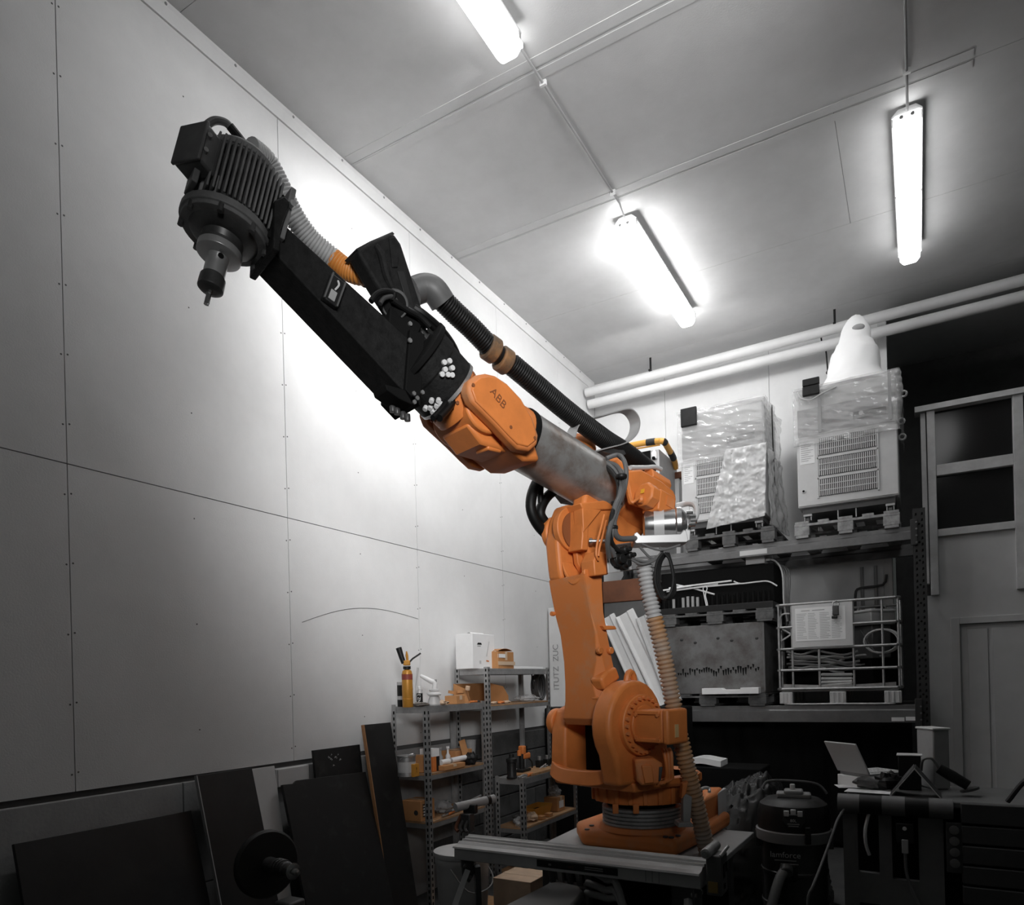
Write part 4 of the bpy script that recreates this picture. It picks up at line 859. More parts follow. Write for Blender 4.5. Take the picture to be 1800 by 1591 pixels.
MB().tube([V((A0+.05, 6.72, 1.298)), V((-.95, 6.71, 1.296)), V((-.75, 6.71, 1.296)), V((-.612, 6.71, 1.298)), V((-.45, 6.71, 1.296)), V((-.25, 6.71, 1.296)), V((A1-.05, 6.72, 1.298))], .010, 8, sub=3).build('skid_bar', mGALV, ib)
a0, a1, z0, z1 = px_rect(1391, 1063, 1500, 1143, 6.70)
pk = MB().box(a0, a1, 6.700, 6.7065, 1.80, 2.175).build('placard_plate', mLGREY, ib, smooth=0)
ps = MB().box(a0+.03, a1-.055, 6.697, 6.6995, 1.855, 2.145).build('printed_sheet', mPAPER, pk, smooth=0) if 0 else MB().box(a0+.03, a1-.055, 6.697, 6.6995, 1.855, 2.145).build('printed_sheet', mPAPER, ib, smooth=0)
m = MB(); rr_ = random.Random(2)
for c_ in range(4):
    for k in range(16):
        xx = a0+.04+c_*.095; m.box(xx, xx+rr_.uniform(.05, .085), 6.6962, 6.6969, 1.875+k*.0145, 1.8785+k*.0145)
m.box(a0+.08, a0+.15, 6.6962, 6.6969, 2.118, 2.124).box(a0+.17, a0+.27, 6.6962, 6.6969, 2.118, 2.124)
m.build('print_lines', mGREY, ps, kind='stuff', smooth=0)
p = PY(1469, 1100, 6.69); m = MB()
for s in (.028,): m.tube([p+V((0, 0, s)), p+V((s, 0, 0)), p+V((0, 0, -s)), p+V((-s, 0, 0))], .002, 4, closed=True)
m.build('hazard_diamond', mGREY, ps)
lkk = thing('padlock', PY(1469, 1068, 6.69), 'steel lock hanging from the top rail of the wire cage over its paper sheet', 'lock')
MB().cbox(PY(1469, 1073, 6.675), .05, .03, .085).build('body', mDSTEEL, lkk, bevel=.006); MB().cbox(PY(1467, 1085, 6.67), .045, .03, .02).build('latch', mBLK, lkk, bevel=.003)
MB().tube([PY(1464, 1066, 6.68), PY(1464, 1060, 6.68), PY(1469, 1057, 6.68), PY(1474, 1060, 6.68), PY(1474, 1066, 6.68)], .005, 8, sub=3).build('shackle', mSTEEL, lkk)
eb_ = thing('electrical_box', (-.34, 6.95, 1.99), 'grey electrical box with a black knob lying inside the wire cage', 'electrical box')
E1 = (cr0*.96+cd_*.28).normalized(); E2 = Z3.cross(E1)
c_ = V((-.36, 7.0, 2.03))
MB().cbox(c_, .26, .30, .11, (E1, E2, Z3)).build('body', mGREY, eb_, bevel=.01); MB().cbox(c_+Z3*.068, .27, .31, .025, (E1, E2, Z3)).build('lid', mLGREY, eb_, bevel=.008)
MB().cbox(c_+Z3*.095-E2*.06+E1*.05, .06, .05, .025, (E1, E2, Z3)).build('knob', mBLK, eb_, bevel=.005)
MB().cbox(c_+Z3*-.20, .2, .25, .29, (E1, E2, Z3)).build('stand_block', mDGREY, eb_, bevel=.01); MB().cbox(c_+Z3*-.46+V((0, .06, 0)), .18, .2, .22, (E1, E2, Z3)).build('lower_block', mBLKM, eb_, bevel=.01)
o = MB()
for k in range(4):
    cc = PY(1548+k*1.5, 1127, 6.76+.012*k); R_ = .135+.008*(k % 2)
    o.tube([cc+V((R_*math.cos(a)*.95, 0, R_*.72*math.sin(a))) for a in [i*.2618 for i in range(24)]], .006, 6, closed=True)
o = o.build('cable_coil', mLGREY, None, loc=PY(1548, 1152, 6.78)); tag(o, 'coil of grey cable hanging at the right inside the wire cage', 'cable coil')
MB().tube([PY(1512, 1108, 6.78), PY(1520, 1120, 6.78), PY(1530, 1136, 6.78), PY(1540, 1147, 6.78)], .007, 6, sub=4).build('cable_end', mCABLE, o)
o = MB().tube([PY(1388, 1079, 6.77), PY(1376, 1080, 6.77), PY(1370, 1090, 6.77), PY(1373, 1104, 6.77), PY(1384, 1111, 6.77), PY(1389, 1116, 6.77), PY(1373, 1127, 6.77)], .008, 8, sub=5).build('hose_loop', mALU, None, loc=PY(1380, 1100, 6.77)); tag(o, 'pale hose loop at the left inside the wire cage beside the sheet', 'hose')
rr_ = random.Random(9)
ORD9 = ('topmost', 'second from top', 'third from top', 'fourth from top', 'middle', 'fourth from bottom', 'third from bottom', 'second from bottom', 'lowest')
for k in range(9):
    y_ = 1148+k*3.4; x_ = 1376+rr_.uniform(0, 14); x2 = 1500+rr_.uniform(-20, 55)
    pts_ = [PY(x_+(x2-x_)*i/5, y_+rr_.uniform(-4, 4)+ (6*i/5 if k % 2 else 0), 6.84+.03*k) for i in range(6)]
    o = MB().tube(pts_, rr_.uniform(.007, .012), 8, sub=4).build('loose_hose', (mGREY, mLGREY, mGREY)[k % 3], None, loc=pts_[0]); tag(o, ORD9[k]+' grey hose in the bundle stretched across the middle of the wire cage', 'hose', 'hoses in the wire cage')
rows = ((1186, 0), (1193, 0), (1199.5, -3), (1206, -10), (1212, -4))
for k, (y_, tl) in enumerate(rows):
    p = PY(1444, y_, 6.80); q = PY(1498, y_+tl*.5, 6.80); ax_ = (q-p).normalized()
    t = thing('roller', (p+q)/2, ('topmost', 'second from top', 'middle', 'slanting fourth', 'lowest')[k]+' pale roller in the stack at the bottom of the wire cage', 'roller', 'rollers in the wire cage')
    MB().cyl(p, q, .014, 12).build('barrel', mLGREY, t, bevel=.002)
    for s, e in ((-1, p), (1, q)): MB().cyl(e, e+ax_*s*.022, .009, 10).build('end_pin', mGALV, t)
# wall conduits behind the cage
t = thing('wall_pipes', PY(1530, 1050, 7.74), 'pair of thin grey pipes running up the back wall behind the wire cage', 'pipe')
for x in (1517, 1541):
    p = PY(x, 1070, 7.735); MB().tube([V((p.x, 7.735, 1.6)), V((p.x, 7.735, 2.6))], .016, 8).build('pipe', mGREY, t)
MB().tube([PY(1504, 1085, 7.72), PY(1504, 1045, 7.72), PY(1512, 1034, 7.72), PY(1552, 1028, 7.72), PY(1558, 1010, 7.72)], .012, 8, sub=3).build('bent_pipe', mDGREY, t)
# foam profiles leaning against the rack, white plank in the corner
for k, (tx, ty, bx2, by, wd, lb) in enumerate(((1069, 1084, 1142, 1246, .15, 'leftmost white foam profile leaning behind the robot arm'), (1098, 1078, 1178, 1244, .20, 'wide middle white foam profile leaning behind the robot arm'), (1130, 1083, 1176, 1205, .14, 'rightmost thin foam profile leaning behind the robot arm'))):
    yk = 6.60-.035*k; p = PY(tx, ty, yk); q = PY(bx2, by, yk); q = p+(q-p)*((1.325-p.z)/(q.z-p.z)); dv = (q-p).normalized(); nv = V((0, 1, 0)).cross(dv); nv = nv if nv.x > 0 else -nv
    if k == 2: p.y -= .0
    sec = ((-.5, 0), (-.5, .05), (-.42, .06), (-.3, .02), (.1, .02), (.2, .06), (.5, .05), (.5, 0)); 
    o = MB().poly([p+nv*(a*wd)-V((0, b*.55, 0)) for a, b in sec], q-p).build('foam_profile', mSTYRO if k != 2 else mLGREY, None, loc=q, bevel=.003); tag(o, lb, 'foam profile')
MB
wbd = thing('white_plank', (-3.12, 6.4, 1.30), 'white plank with handwritten letters standing in the corner left of the robot arm', 'plank')
MB().box(-3.235, -2.97, 6.38, 6.42, 1.30, 2.30).build('board', mSTYRO, wbd, bevel=.004, smooth=0)
text('ITUTZ  ZUC', .085, V((-3.16, 6.378, 1.70)), Z3, V((-1, 0, 0)), mGREY, 'handwriting', wbd, .0005)
o = MB().box(-3.22, -1.86, 6.2, 6.64, 0, 1.298).build('black_cabinet', mBLKM, None, loc=(-3.0, 6.4, 0), bevel=.02); tag(o, 'long low black cabinet under the white plank and foam profiles behind the robot', 'cabinet')
# black sheet added to make the shade under the rack, heap on the floor
mTARP = mat('black_sheet', .008, .38, spec=.35)
def shade_sheet(u, v):
    x = -2.72+2.66*u; z = 1.12-1.11*v
    return V((x, 7.02+.05*noise.noise(V((x*5, z*1.5, 3)))+.03*noise.noise(V((x*12, z*3, 7)))-.10*v*v, z))
o = MB().sheet(shade_sheet, 90, 20, (0, .004, 0)).build('rack_shade_sheet', mBLKM, None, loc=(-1.4, 7.0, 0), smooth=180); tag(o, 'added black sheet standing in for the shade below the lower rack beam', 'sheeting')
HPC = V((-1.02, 5.05, 0))
def heap(u, v):
    a = 6.2832*u; r_ = v; x = HPC.x+.50*r_*math.cos(a); y = HPC.y+.55*r_*math.sin(a)
    h_ = .84*(1-r_**2.4); q = V((x*3, y*3, 2)); wr = .08*noise.noise(q*2)+.06*noise.noise(V((x*4, y*4, h_*26)))+.05*noise.noise(q*8)+.02*noise.noise(q*17)
    return V((x+wr*.6*r_, y+wr*.5*r_, max(.004, h_+wr*(1-.75*r_))))
o = MB().sheet(heap, 140, 60, (0, 0, .003)).build('plastic_heap', mTARP, None, loc=HPC, smooth=180); tag(o, 'crumpled heap of shiny black plastic film behind the vacuum cleaner', 'plastic film')
p = PY(1240, 1340, 6.2)
ct = MB().box(-1.75, -1.15, 6.1, 6.5, 0, p.z-.03).build('dark_crate', mBLKM, None, loc=(-1.45, 6.3, 0), bevel=.01); tag(ct, 'black crate under the lower rack beam carrying a white foam slab', 'crate')
o = MB().sheet(lambda u, v: PY(1205+62*u, 1347-3*math.sin(u*3), 6.13)+V((0, .25*v, .01*math.sin(u*5))), 10, 3, (0, 0, .05)).build('foam_slab', mSTYRO, None, loc=PY(1240, 1347, 6.2)); tag(o, 'white foam slab lying on the black crate right of the robot motor', 'foam slab')
# ------------------------------------------------------------------ shelves along the left wall
mSHELF = mat('shelf_galv', .40, .42, metal=.65, var=.2, scale=12)
mCHIP = mat('chipboard', (.34, .19, .09), .8, var=.25, scale=30)
mCARD = mat('cardboard', (.46, .22, .085), .8, var=.12, scale=6)
mCARDD = mat('cardboard_inside', (.30, .14, .05), .85, var=.12, scale=6)
mTAPE = mat('tape_film', (.62, .46, .32), .35)
mORN = mat('orange_print', (.60, .18, .04), .6)
mBRASS = mat('gas_orange', (.62, .29, .045), .4, metal=.2)
mRED = mat('dull_red', (.30, .06, .04), .5)
mSKIN = mat('scrap_paper', (.55, .40, .28), .8, var=.2)
mCLEAR = mat('clear_film', .6, .2, alpha=.4, var=.2)
def shelf_unit(x0, x1, y0, y1, ztop, zs, label, zbot=0):
    t = thing('shelf_unit', ((x0+x1)/2, (y0+y1)/2, zbot), label, 'shelf')
    for (x, sx_) in ((x0, 1), (x1, -1)):
        for (y, sy_) in ((y0, 1), (y1, -1)):
            p = MB()
            p.box(min(x, x+sx_*.002), max(x, x+sx_*.002), min(y, y+sy_*.036), max(y, y+sy_*.036), zbot, ztop+.012)
            p.box(min(x+sx_*.002, x+sx_*.036), max(x+sx_*.002, x+sx_*.036), min(y, y+sy_*.002), max(y, y+sy_*.002), zbot, ztop+.012)
            p = p.build('post', mSHELF, t, smooth=0)
            m = MB(); z = zbot+.05
            while z < ztop-.02:
                xo = x-sx_*.0006; yo = y-sy_*.0006
                m.poly([V((xo, y+sy_*.012, z)), V((xo, y+sy_*.024, z)), V((xo, y+sy_*.024, z+.022)), V((xo, y+sy_*.012, z+.022))], (sx_*.0004, 0, 0))
                m.poly([V((x+sx_*.012, yo, z)), V((x+sx_*.024, yo, z)), V((x+sx_*.024, yo, z+.022)), V((x+sx_*.012, yo, z+.022))], (0, sy_*.0004, 0))
                z += .042
            m.build('slots', mBLKM, p, kind='stuff', smooth=0)
    for k, z in enumerate(zs):
        s = MB().box(x0+.003, x1-.003, y0+.003, y1-.003, z-.012, z).build('shelf_board', mCHIP if k else mSHELF, t, smooth=0)
        b = MB()
        for xx in (x0+.004, x1-.006): MB().box(xx, xx+.002, y0+.037, y1-.037, z-.045, z+.002).build('shelf_edge', mSHELF, t, smooth=0)
        for yy in (y0+.004, y1-.006): MB().box(x0+.037, x1-.037, yy, yy+.002, z-.045, z+.002).build('shelf_edge', mSHELF, t, smooth=0)
    return t
shelf_unit(-3.205, -2.90, 3.86, 4.60, 1.408, (1.405, .945, .615), 'low galvanised shelf unit at the left with the orange gas torch on its top')
shelf_unit(-3.205, -2.90, 4.655, 5.71, 1.67, (1.668, 1.385), 'taller galvanised shelf unit with a white carton on its top shelf')
shelf_unit(-2.86, -2.61, 4.66, 5.62, .822, (.82, .447, .10), 'low narrow shelf unit in front with the orange bench tool on top')
def KX(x): return -3.2+(x+3.2)*.6
def on(px, x, z): x = KX(x); p = PX(px, 1240, x); return V((x, p.y, z))
def carton(c, sx, sy, sz, label, name='cardboard_box', m=None, rz=0., tape=True, cat='box', lab=None, group=None):
    t = thing(name, c, label, cat, group); a = V((math.cos(rz), math.sin(rz), 0)); b = V((-math.sin(rz), math.cos(rz), 0))
    MB().cbox(V(c)+Z3*(sz/2+.001), sx, sy, sz, (a, b, Z3)).build('body', m or mCARD, t, bevel=.003, smooth=0)
    if tape:
        MB().cbox(V(c)+Z3*(sz+.0016), sx*1.002, .04 if sy > .1 else sy*.3, .001, (a, b, Z3)).build('tape', mTAPE, t, smooth=0)
        MB().cbox(V(c)+Z3*(sz*.75+.001)+a*(sx/2+.0006), .001, .04 if sy > .1 else sy*.3, sz*.5, (a, b, Z3)).build('tape', mTAPE, t, smooth=0)
    if lab: MB().cbox(V(c)+Z3*(sz*.5)+a*(sx/2+.001), .001, sy*.6, sz*.5, (a, b, Z3)).build('label', mPAPER, t, smooth=0)
    return t
zA = 1.406; zB = 1.669; zM = 1.386
# gas torch
c = on(717, -2.80, zA); t = thing('gas_torch', c, 'orange gas cylinder torch with a black grip on the low shelf top', 'torch')
MB().lathe(c, Z3, [(.033, .001), (.036, .006), (.036, .22), (.030, .245), (.014, .255), (.014, .27)], 24).build('cylinder', mBRASS, t)
MB().lathe(c, Z3, [(.0365, .185), (.0365, .222)], 24).build('red_band', mRED, t)
MB().lathe(c, Z3, [(.0372, .055), (.0372, .06)], 24).build('ring', mBRASS, t); MB().lathe(c, Z3, [(.0372, .12), (.0372, .125)], 24).build('ring', mBRASS, t)
MB().cyl(c+Z3*.255, c+Z3*.275, .026, 14).build('collar', mBLK, t)
vh = c+Z3*.285; r_u = cr0
MB().cbox(vh+Z3*.012, .045, .03, .035, (cr0, cd_, Z3)).build('valve_body', mBRASS, t, bevel=.005)
MB().tube([vh-r_u*.02+Z3*.01, vh-r_u*.035+Z3*.055, vh-r_u*.052+Z3*.115], [.016, .018, .020], 12).build('grip', mBLK, t)
MB().tube([vh+r_u*.005+Z3*.02, vh+r_u*.002+Z3*.06, vh+Z3*.09], [.007, .010, .004], 8).build('lever', mBRASS, t)
MB().tube([vh+r_u*.015+Z3*.015, vh+r_u*.04+Z3*.04, vh+r_u*.095+Z3*.075], .006, 8).build('nozzle', mDSTEEL, t)
c = on(709, -3.02, zA); t = thing('can', c, 'black and white tin behind the orange gas torch', 'can')
MB().lathe(c, Z3, [(.038, .001), (.04, .004), (.04, .165), (.037, .17)], 20).build('body', mBLK, t); MB().lathe(c, Z3, [(.0405, .05), (.0405, .075)], 20).build('band', mALU, t); MB().lathe(c, Z3, [(.041, .15), (.041, .172), (.0, .173)], 20).build('lid', mALU, t)
c = on(738, -2.95, zA); t = thing('spray_can', c, 'small white spray can with dark print right of the gas torch', 'can')
MB().lathe(c, Z3, [(.020, .001), (.022, .003), (.022, .10), (.016, .115), (.009, .118)], 16).build('body', mALU, t); MB().lathe(c, Z3, [(.0224, .02), (.0224, .09)], 16).build('print', mBLK, t); MB().lathe(c, Z3, [(.012, .118), (.012, .135), (.006, .14)], 12).build('cap', mWHITE, t)
text('NZ 2', .028, c+Z3*.055-cd_*.0235, Z3, -cr0, mWHITE, 'print_text', t, .0004)
c = on(729, -2.99, zA); o = MB().tube([c, c+Z3*.14+cr0*.012, c+Z3*.27+cr0*.03], [.004, .004, .008], 6).build('thin_brush', mALU, None, loc=c); tag(o, 'thin white brush standing behind the gas torch', 'brush')
rr_ = random.Random(5)
def crumple(c, rx, ry, rz_, name, m, label, cat, seed=0, amp=.35, smooth=40):
    b = MB().ball((0, 0, 0), 1, 22)
    for v in b.bm.verts:
        q = v.co*2.2+V((seed, 0, seed*3)); k = 1+amp*noise.noise(q)+amp*.6*noise.noise(q*2.6)
        v.co = V((v.co.x*k*rx, v.co.y*k*ry, max(-.92, v.co.z*k)*rz_)); v.co += V(c)+Z3*rz_*.93
    return tag(b.build(name, m, None, loc=c, smooth=smooth), label, cat)
crumple(on(738, -2.77, zA), .05, .07, .016, 'cloth', mat('stained_cloth', (.3, .26, .22), .9, col2=(.05, .05, .05), scale=20), 'crumpled stained cloth on the low shelf top between can and white tool', 'cloth', 1)
# white sanding tool
c = on(764, -2.80, zA); t = thing('hand_sander', c, 'white hand tool with a curved handle standing on the low shelf', 'tool')
MB().lathe(c, Z3, [(.055, .001), (.06, .01), (.04, .065), (.03, .07)], 20, sc=(.8, 1)).build('base', mALU, t)
MB().lathe(c+Z3*.07, Z3, [(.04, 0), (.05, .008), (.05, .018), (.035, .024)], 20).build('disc', mWHITE, t); MB().lathe(c+Z3*.098, Z3, [(.03, 0), (.036, .006), (.036, .014), (.02, .02)], 20).build('disc', mLGREY, t)
MB().tube([c+Z3*.11, c+Z3*.16+cr0*.005, c+Z3*.172-cr0*.02, c+Z3*.195-cr0*.06, c+Z3*.215-cr0*.095], [.018, .017, .018, .016, .012], 12, sub=3).build('handle', mWHITE, t)
MB().cbox(c+Z3*.175+cr0*.012, .015, .02, .02, (cr0, cd_, Z3)).build('trigger', mGREY, t, bevel=.003)
crumple(on(775, -2.76, zA), .05, .045, .02, 'rag', mSKIN, 'pale crumpled rag beside the white hand tool', 'rag', 4)
cb_ = carton(on(800, -2.84, zA), .10, .13, .062, 'small cardboard box carrying two tape rolls on the low shelf', rz=.1)
for k, (dx_, dz_, tilt) in enumerate(((-.012, .0, .5), (.03, .002, -.3))):
    c = on(796+12*k, -2.84, zA+.064); t = thing('tape_roll', c, ('left', 'right')[k]+' orange-brown tape roll lying on the small cardboard box', 'tape', 'tape rolls')
    ax_ = V((.3*tilt, .1, 1)).normalized()
    m = MB(); n_ = 20; e1 = (V((1, 0, 0))-ax_*ax_.x).normalized(); e2 = ax_.cross(e1)
    rg = [[c+Z3*.012+ax_*h_+(e1*math.cos(6.2832*i/n_)+e2*math.sin(6.2832*i/n_))*r_ for i in range(n_)] for r_, h_ in ((.016, 0), (.034, 0), (.034, .022), (.016, .022), (.016, 0))]
    m.loft(rg, caps=False).build('roll', mCARD, t); MB().lathe(c+Z3*.012, ax_, [(.0158, .001), (.0158, .021)], n_).build('core', mSKIN, t)
c = on(833, -2.74, zA); t = thing('orange_pliers', c, 'orange-handled pliers at the right end of the low shelf top', 'pliers')
for s in (-1, 1): MB().tube([c+V((0, -.05, .012)), c+V((s*.012, -.02, .012)), c+V((s*.008, .03, .012))], .007, 8, sub=3).build('handle', mORN, t)
MB().cbox(c+V((0, .05, .012)), .022, .04, .014).build('jaw', mDSTEEL, t, bevel=.003)
# top of the taller unit
p = PX(815, 1170, -3.05); q = PX(860, 1170, -3.05)
c = V((-3.06, (p.y+q.y)/2, zB)); wy = (q.y-p.y)*.86
t = carton(c, .16, wy, .275, 'white printed carton standing on the taller shelf unit', 'white_carton', mWHITE, tape=False)
fx = c.x+.081
MB().sheet(lambda u, v: V((fx-.02-.05*v, c.y-wy*.45+wy*.6*u, zB+.267+.006+.012*math.sin(math.pi*v))), 8, 4, (0, 0, .002)).build('lid_flap', mWHITE, t)
MB().poly([V((fx, c.y+dy_, zB+dz_)) for dy_, dz_ in ((-.10, .19), (-.03, .19), (-.04, .205), (-.085, .205))], (.0008, 0, 0)).build('logo_mark', mBLK, t, smooth=0)
MB().box(fx, fx+.0008, c.y-.095, c.y-.045, zB+.176, zB+.182).build('logo_line', mGREY, t, smooth=0)
MB().poly([V((fx, c.y+dy_, zB+dz_)) for dy_, dz_ in ((.03, .10), (.045, .10), (.085, .22), (.075, .22))], (.0006, 0, 0)).build('printed_sweep', mLGREY, t, smooth=0)
MB().poly([V((fx, c.y+dy_, zB+dz_)) for dy_, dz_ in ((.03, .06), (.07, .055), (.07, .066), (.03, .07))], (.0008, 0, 0)).build('orange_print', mORN, t, smooth=0)
MB().box(fx, fx+.0008, c.y-.07, c.y-.045, zB+.04, zB+.065).build('small_print', mLGREY, t, smooth=0)
p = PX(863, 1170, -2.98); q = PX(897, 1170, -2.98); c = V((-3.0, (p.y+q.y)/2, zB)); wy = q.y-p.y
t = carton(c, .14, wy*.9, .14, 'brown taped cardboard carton beside the white carton on the tall shelf', rz=.06)
MB().box(c.x+.076, c.x+.078, c.y-wy*.44, c.y+wy*.44, zB+.03, zB+.06).build('film_band', mTAPE, t, smooth=0)
MB().box(c.x+.076, c.x+.0775, c.y-wy*.44, c.y-.02, zB+.09, zB+.12).build('label', mPAPER, t, smooth=0)
MB().sheet(lambda u, v: V((c.x-.07+.14*u, c.y-wy*.4+wy*.75*v, zB+.145+.02*math.sin(3*v))), 4, 5, (0, 0, .002)).build('flap', mCARD, t)
p = PX(900, 1170, -2.95); q = PX(962, 1170, -2.95)
o = MB().box(-3.16, -2.945, p.y+.02, q.y-.09, zB+.001, zB+.022).build('white_board', mPAPER, None, loc=(-2.95, p.y, zB), bevel=.003); tag(o, 'flat white board lying on the right end of the tall shelf', 'board')
# open box etc. on the second shelf
p = PX(822, 1225, -3.02); q = PX(885, 1225, -3.02); y0_, y1_ = p.y, q.y; t = thing('open_carton', (-3.050, (y0_+y1_)/2, zM), 'open cardboard box lying on its side on the second shelf of the tall unit', 'box')
MB().box(-3.152, -3.149, y0_, y1_, zM+.001, zM+.17).build('back', mCARDD, t, smooth=0); MB().box(-3.148, -2.996, y0_, y1_, zM+.001, zM+.006).build('bottom', mCARD, t, smooth=0)
MB().poly([V((-3.148, y0_, zM+.006)), V((-2.996, y0_, zM+.006)), V((-3.020, y0_, zM+.12)), V((-3.148, y0_, zM+.17))], (0, .005, 0)).build('side', mCARD, t, smooth=0)
MB().poly([V((-3.148, y1_-.005, zM+.006)), V((-2.972, y1_-.005, zM+.006)), V((-2.972, y1_-.005, zM+.06)), V((-3.020, y1_-.005, zM+.14)), V((-3.148, y1_-.005, zM+.17))], (0, .005, 0)).build('side', mCARD, t, smooth=0)
MB().poly([V((-2.996, y0_, zM+.008)), V((-2.960, y0_-.05, zM+.02)), V((-2.972, y0_-.09, zM+.14)), V((-3.020, y0_-.04, zM+.13))], (.004, 0, .0)).build('flap', mCARD, t, smooth=0)
MB().tube([V((-2.948, y0_-.1, zM+.15)), V((-2.954, y0_-.1, zM+.12))], .018, 10).build('rolled_edge', mSKIN, t)
for k, px in enumerate((868, 880, 890)):
    crumple(on(px, -2.76, zM), .03, .04, .012, 'wood_offcut', mORN if k == 1 else mSKIN, ('left', 'middle', 'right')[k]+' scrap lying in front of the open cardboard box', 'scrap', 7+k)
crumple(on(925, -2.85, zM), .10, .12, .03, 'clear_bag', mCLEAR, 'flat clear plastic bag on the right of the second shelf', 'bag', 9, smooth=25)
o = MB(); cc = on(942, -2.95, zM+.128)
for k in range(4):
    R_ = .102+.006*k; o.tube([cc+V((.015*k, R_*.7*math.cos(a)+.01*k, R_*math.sin(a)-.0)) for a in [i*.3142 for i in range(20)]], .011, 8, closed=True)
o = o.build('hose_coil', mDGREY, None, loc=on(945, -2.78, zM)); tag(o, 'dark hose coil standing at the right end of the tall shelf', 'hose coil')
MB().tube([cc+V((.03, -.1, -.02)), cc+V((.03, -.12, .06)), cc+V((.03, -.115, .13))], .006, 6).build('hose_end', mBLK, o)
MB().tube([cc+V((.02, -.06, .06)), cc+V((.04, .02, -.12))], .009, 6).build('hose_tie', mALU, o)
# second shelf of the low unit
z2 = .946
c = on(712, -2.82, z2); t = thing('paint_pail', c, 'pale metal paint pail on the middle shelf of the low unit', 'pail')
MB().lathe(c, Z3, [(.055, .001), (.06, .004), (.06, .13), (.064, .134), (.064, .142), (.058, .143)], 26).build('body', mGALV, t); MB().tube([c+V((.0, -.062, .12)), c+V((.055, -.03, .15)), c+V((.055, .03, .15)), c+V((.0, .062, .12))], .003, 6, sub=4).build('handle', mSTEEL, t); MB().lathe(c, Z3, [(.0606, .03), (.0606, .10)], 26).build('label', mALU, t)
t = carton(on(724, -2.735, z2), .05, .06, .085, 'small yellow box in front of the paint pail', 'yellow_box', mBRASS, tape=False); cc = on(724, -2.735, z2)
text('!', .05, cc+V((.0262, 0, .045)), (0, 1, 0), Z3, mBLK, 'mark', t, .0004)
t = carton(on(753, -2.86, z2), .11, .075, .155, 'tall orange and white carton on the middle shelf of the low unit', 'tall_carton', mORN, tape=False); cc = on(753, -2.86, z2)
MB().box(cc.x-.056, cc.x+.056, cc.y-.0385, cc.y+.0385, z2+.105, z2+.16).build('white_top', mWHITE, t, smooth=0)
MB().box(cc.x-.0555, cc.x+.0556, cc.y+.002, cc.y+.0388, z2+.003, z2+.104).build('dark_side', mBLK, t, smooth=0)
t = carton(on(738, -2.90, z2), .1, .08, .12, 'open brown carton behind the yellow box', rz=.3)
for k, (px, x, sy, sz, lb) in enumerate(((783, -2.80, .26, .035, 'flat brown tray under the white tube roll'), (800, -2.95, .22, .11, 'brown carton at the back of the middle shelf'))):
    carton(on(px, x, z2), .14, sy, sz, lb, 'cardboard_tray' if k == 0 else 'cardboard_box')
p = on(772, -2.78, z2+.053); q = on(818, -2.78, z2+.058); t = thing('paper_roll', p, 'white paper tube roll lying on the flat brown tray', 'roll'); MB().cyl(p, q, .02, 18).build('tube', mPAPER, t); MB().cyl(q-(q-p)*.001, q+(q-p).normalized()*.002, .009, 12).build('hole', mBLKM, t); MB().cyl(p+(q-p)*.3, p+(q-p)*.37, .0205, 18).build('band', mGREY, t)
c = on(815, -2.78, z2+.0); o = MB().poly([c+V((0, -.03, .07)), c+V((-.04, -.02, .18)), c+V((-.05, .07, .19)), c+V((.0, .06, .05))], (.004, 0, 0)).build('bent_card', mCARD, None, loc=c); tag(o, 'bent card flap standing at the right of the white tube roll', 'card')
crumple(on(826, -2.74, z2), .04, .06, .05, 'black_bag', mBLK, 'small black bag at the right end of the middle shelf', 'bag', 12)
o = MB().lathe(on(826, -2.98, z2), Z3, [(.03, .001), (.042, .16), (.045, .165), (.04, .165)], 18).build('clear_cup', mCLEAR, None, loc=on(826, -2.98, z2)); tag(o, 'clear plastic cup at the back of the middle shelf', 'cup')
for k, px in enumerate((772, 785)):
    c = on(px, -2.92, z2); o = MB().lathe(c, Z3, [(.018, .001), (.018, .08), (.008, .1), (.008, .13), (.013, .135), (.013, .15)], 14).build('glue_bottle', mWHITE if k else mGREY, None, loc=c); tag(o, ('grey', 'white')[k]+' glue bottle standing behind the white tube roll', 'bottle')
# lowest visible shelf of the low unit
z3 = .616
t = carton(on(731, -2.95, z3), .16, .16, .14, 'brown carton with a printed side on the lowest shelf of the low unit', lab=True); cc = on(731, -2.95, z3)
for k in range(5): MB().box(cc.x+.0818, cc.x+.0824, cc.y-.06, cc.y+.05-.02*(k % 2), z3+.03+k*.02, z3+.038+k*.02).build('printed_line', mINK, t, smooth=0)
MB().lathe(V((cc.x+.04, cc.y-.0807, z3+.06)), V((0, -1, 0)), [(.018, 0), (.018, .0006)], 14).build('round_mark', mINK, t)
crumple(on(772, -2.95, z3), .06, .08, .045, 'dusty_bag', mGREY, 'crumpled grey bag right of the printed carton', 'bag', 15)
for k in range(4):
    p = on(772+6*k, -2.74, z3+.012+.02*(k % 2)); q = on(832+3*k, -2.82-.03*k, z3+.015+.012*k); o = MB().tube([p, (p+q)/2+Z3*.004, q], .008, 8).build('metal_rod', (mGALV, mDGREY, mORN, mGREY)[k], None, loc=p); tag(o, ('galvanised', 'dark grey', 'orange', 'pale grey')[k]+' rod lying on the lowest shelf of the low unit', 'rod')
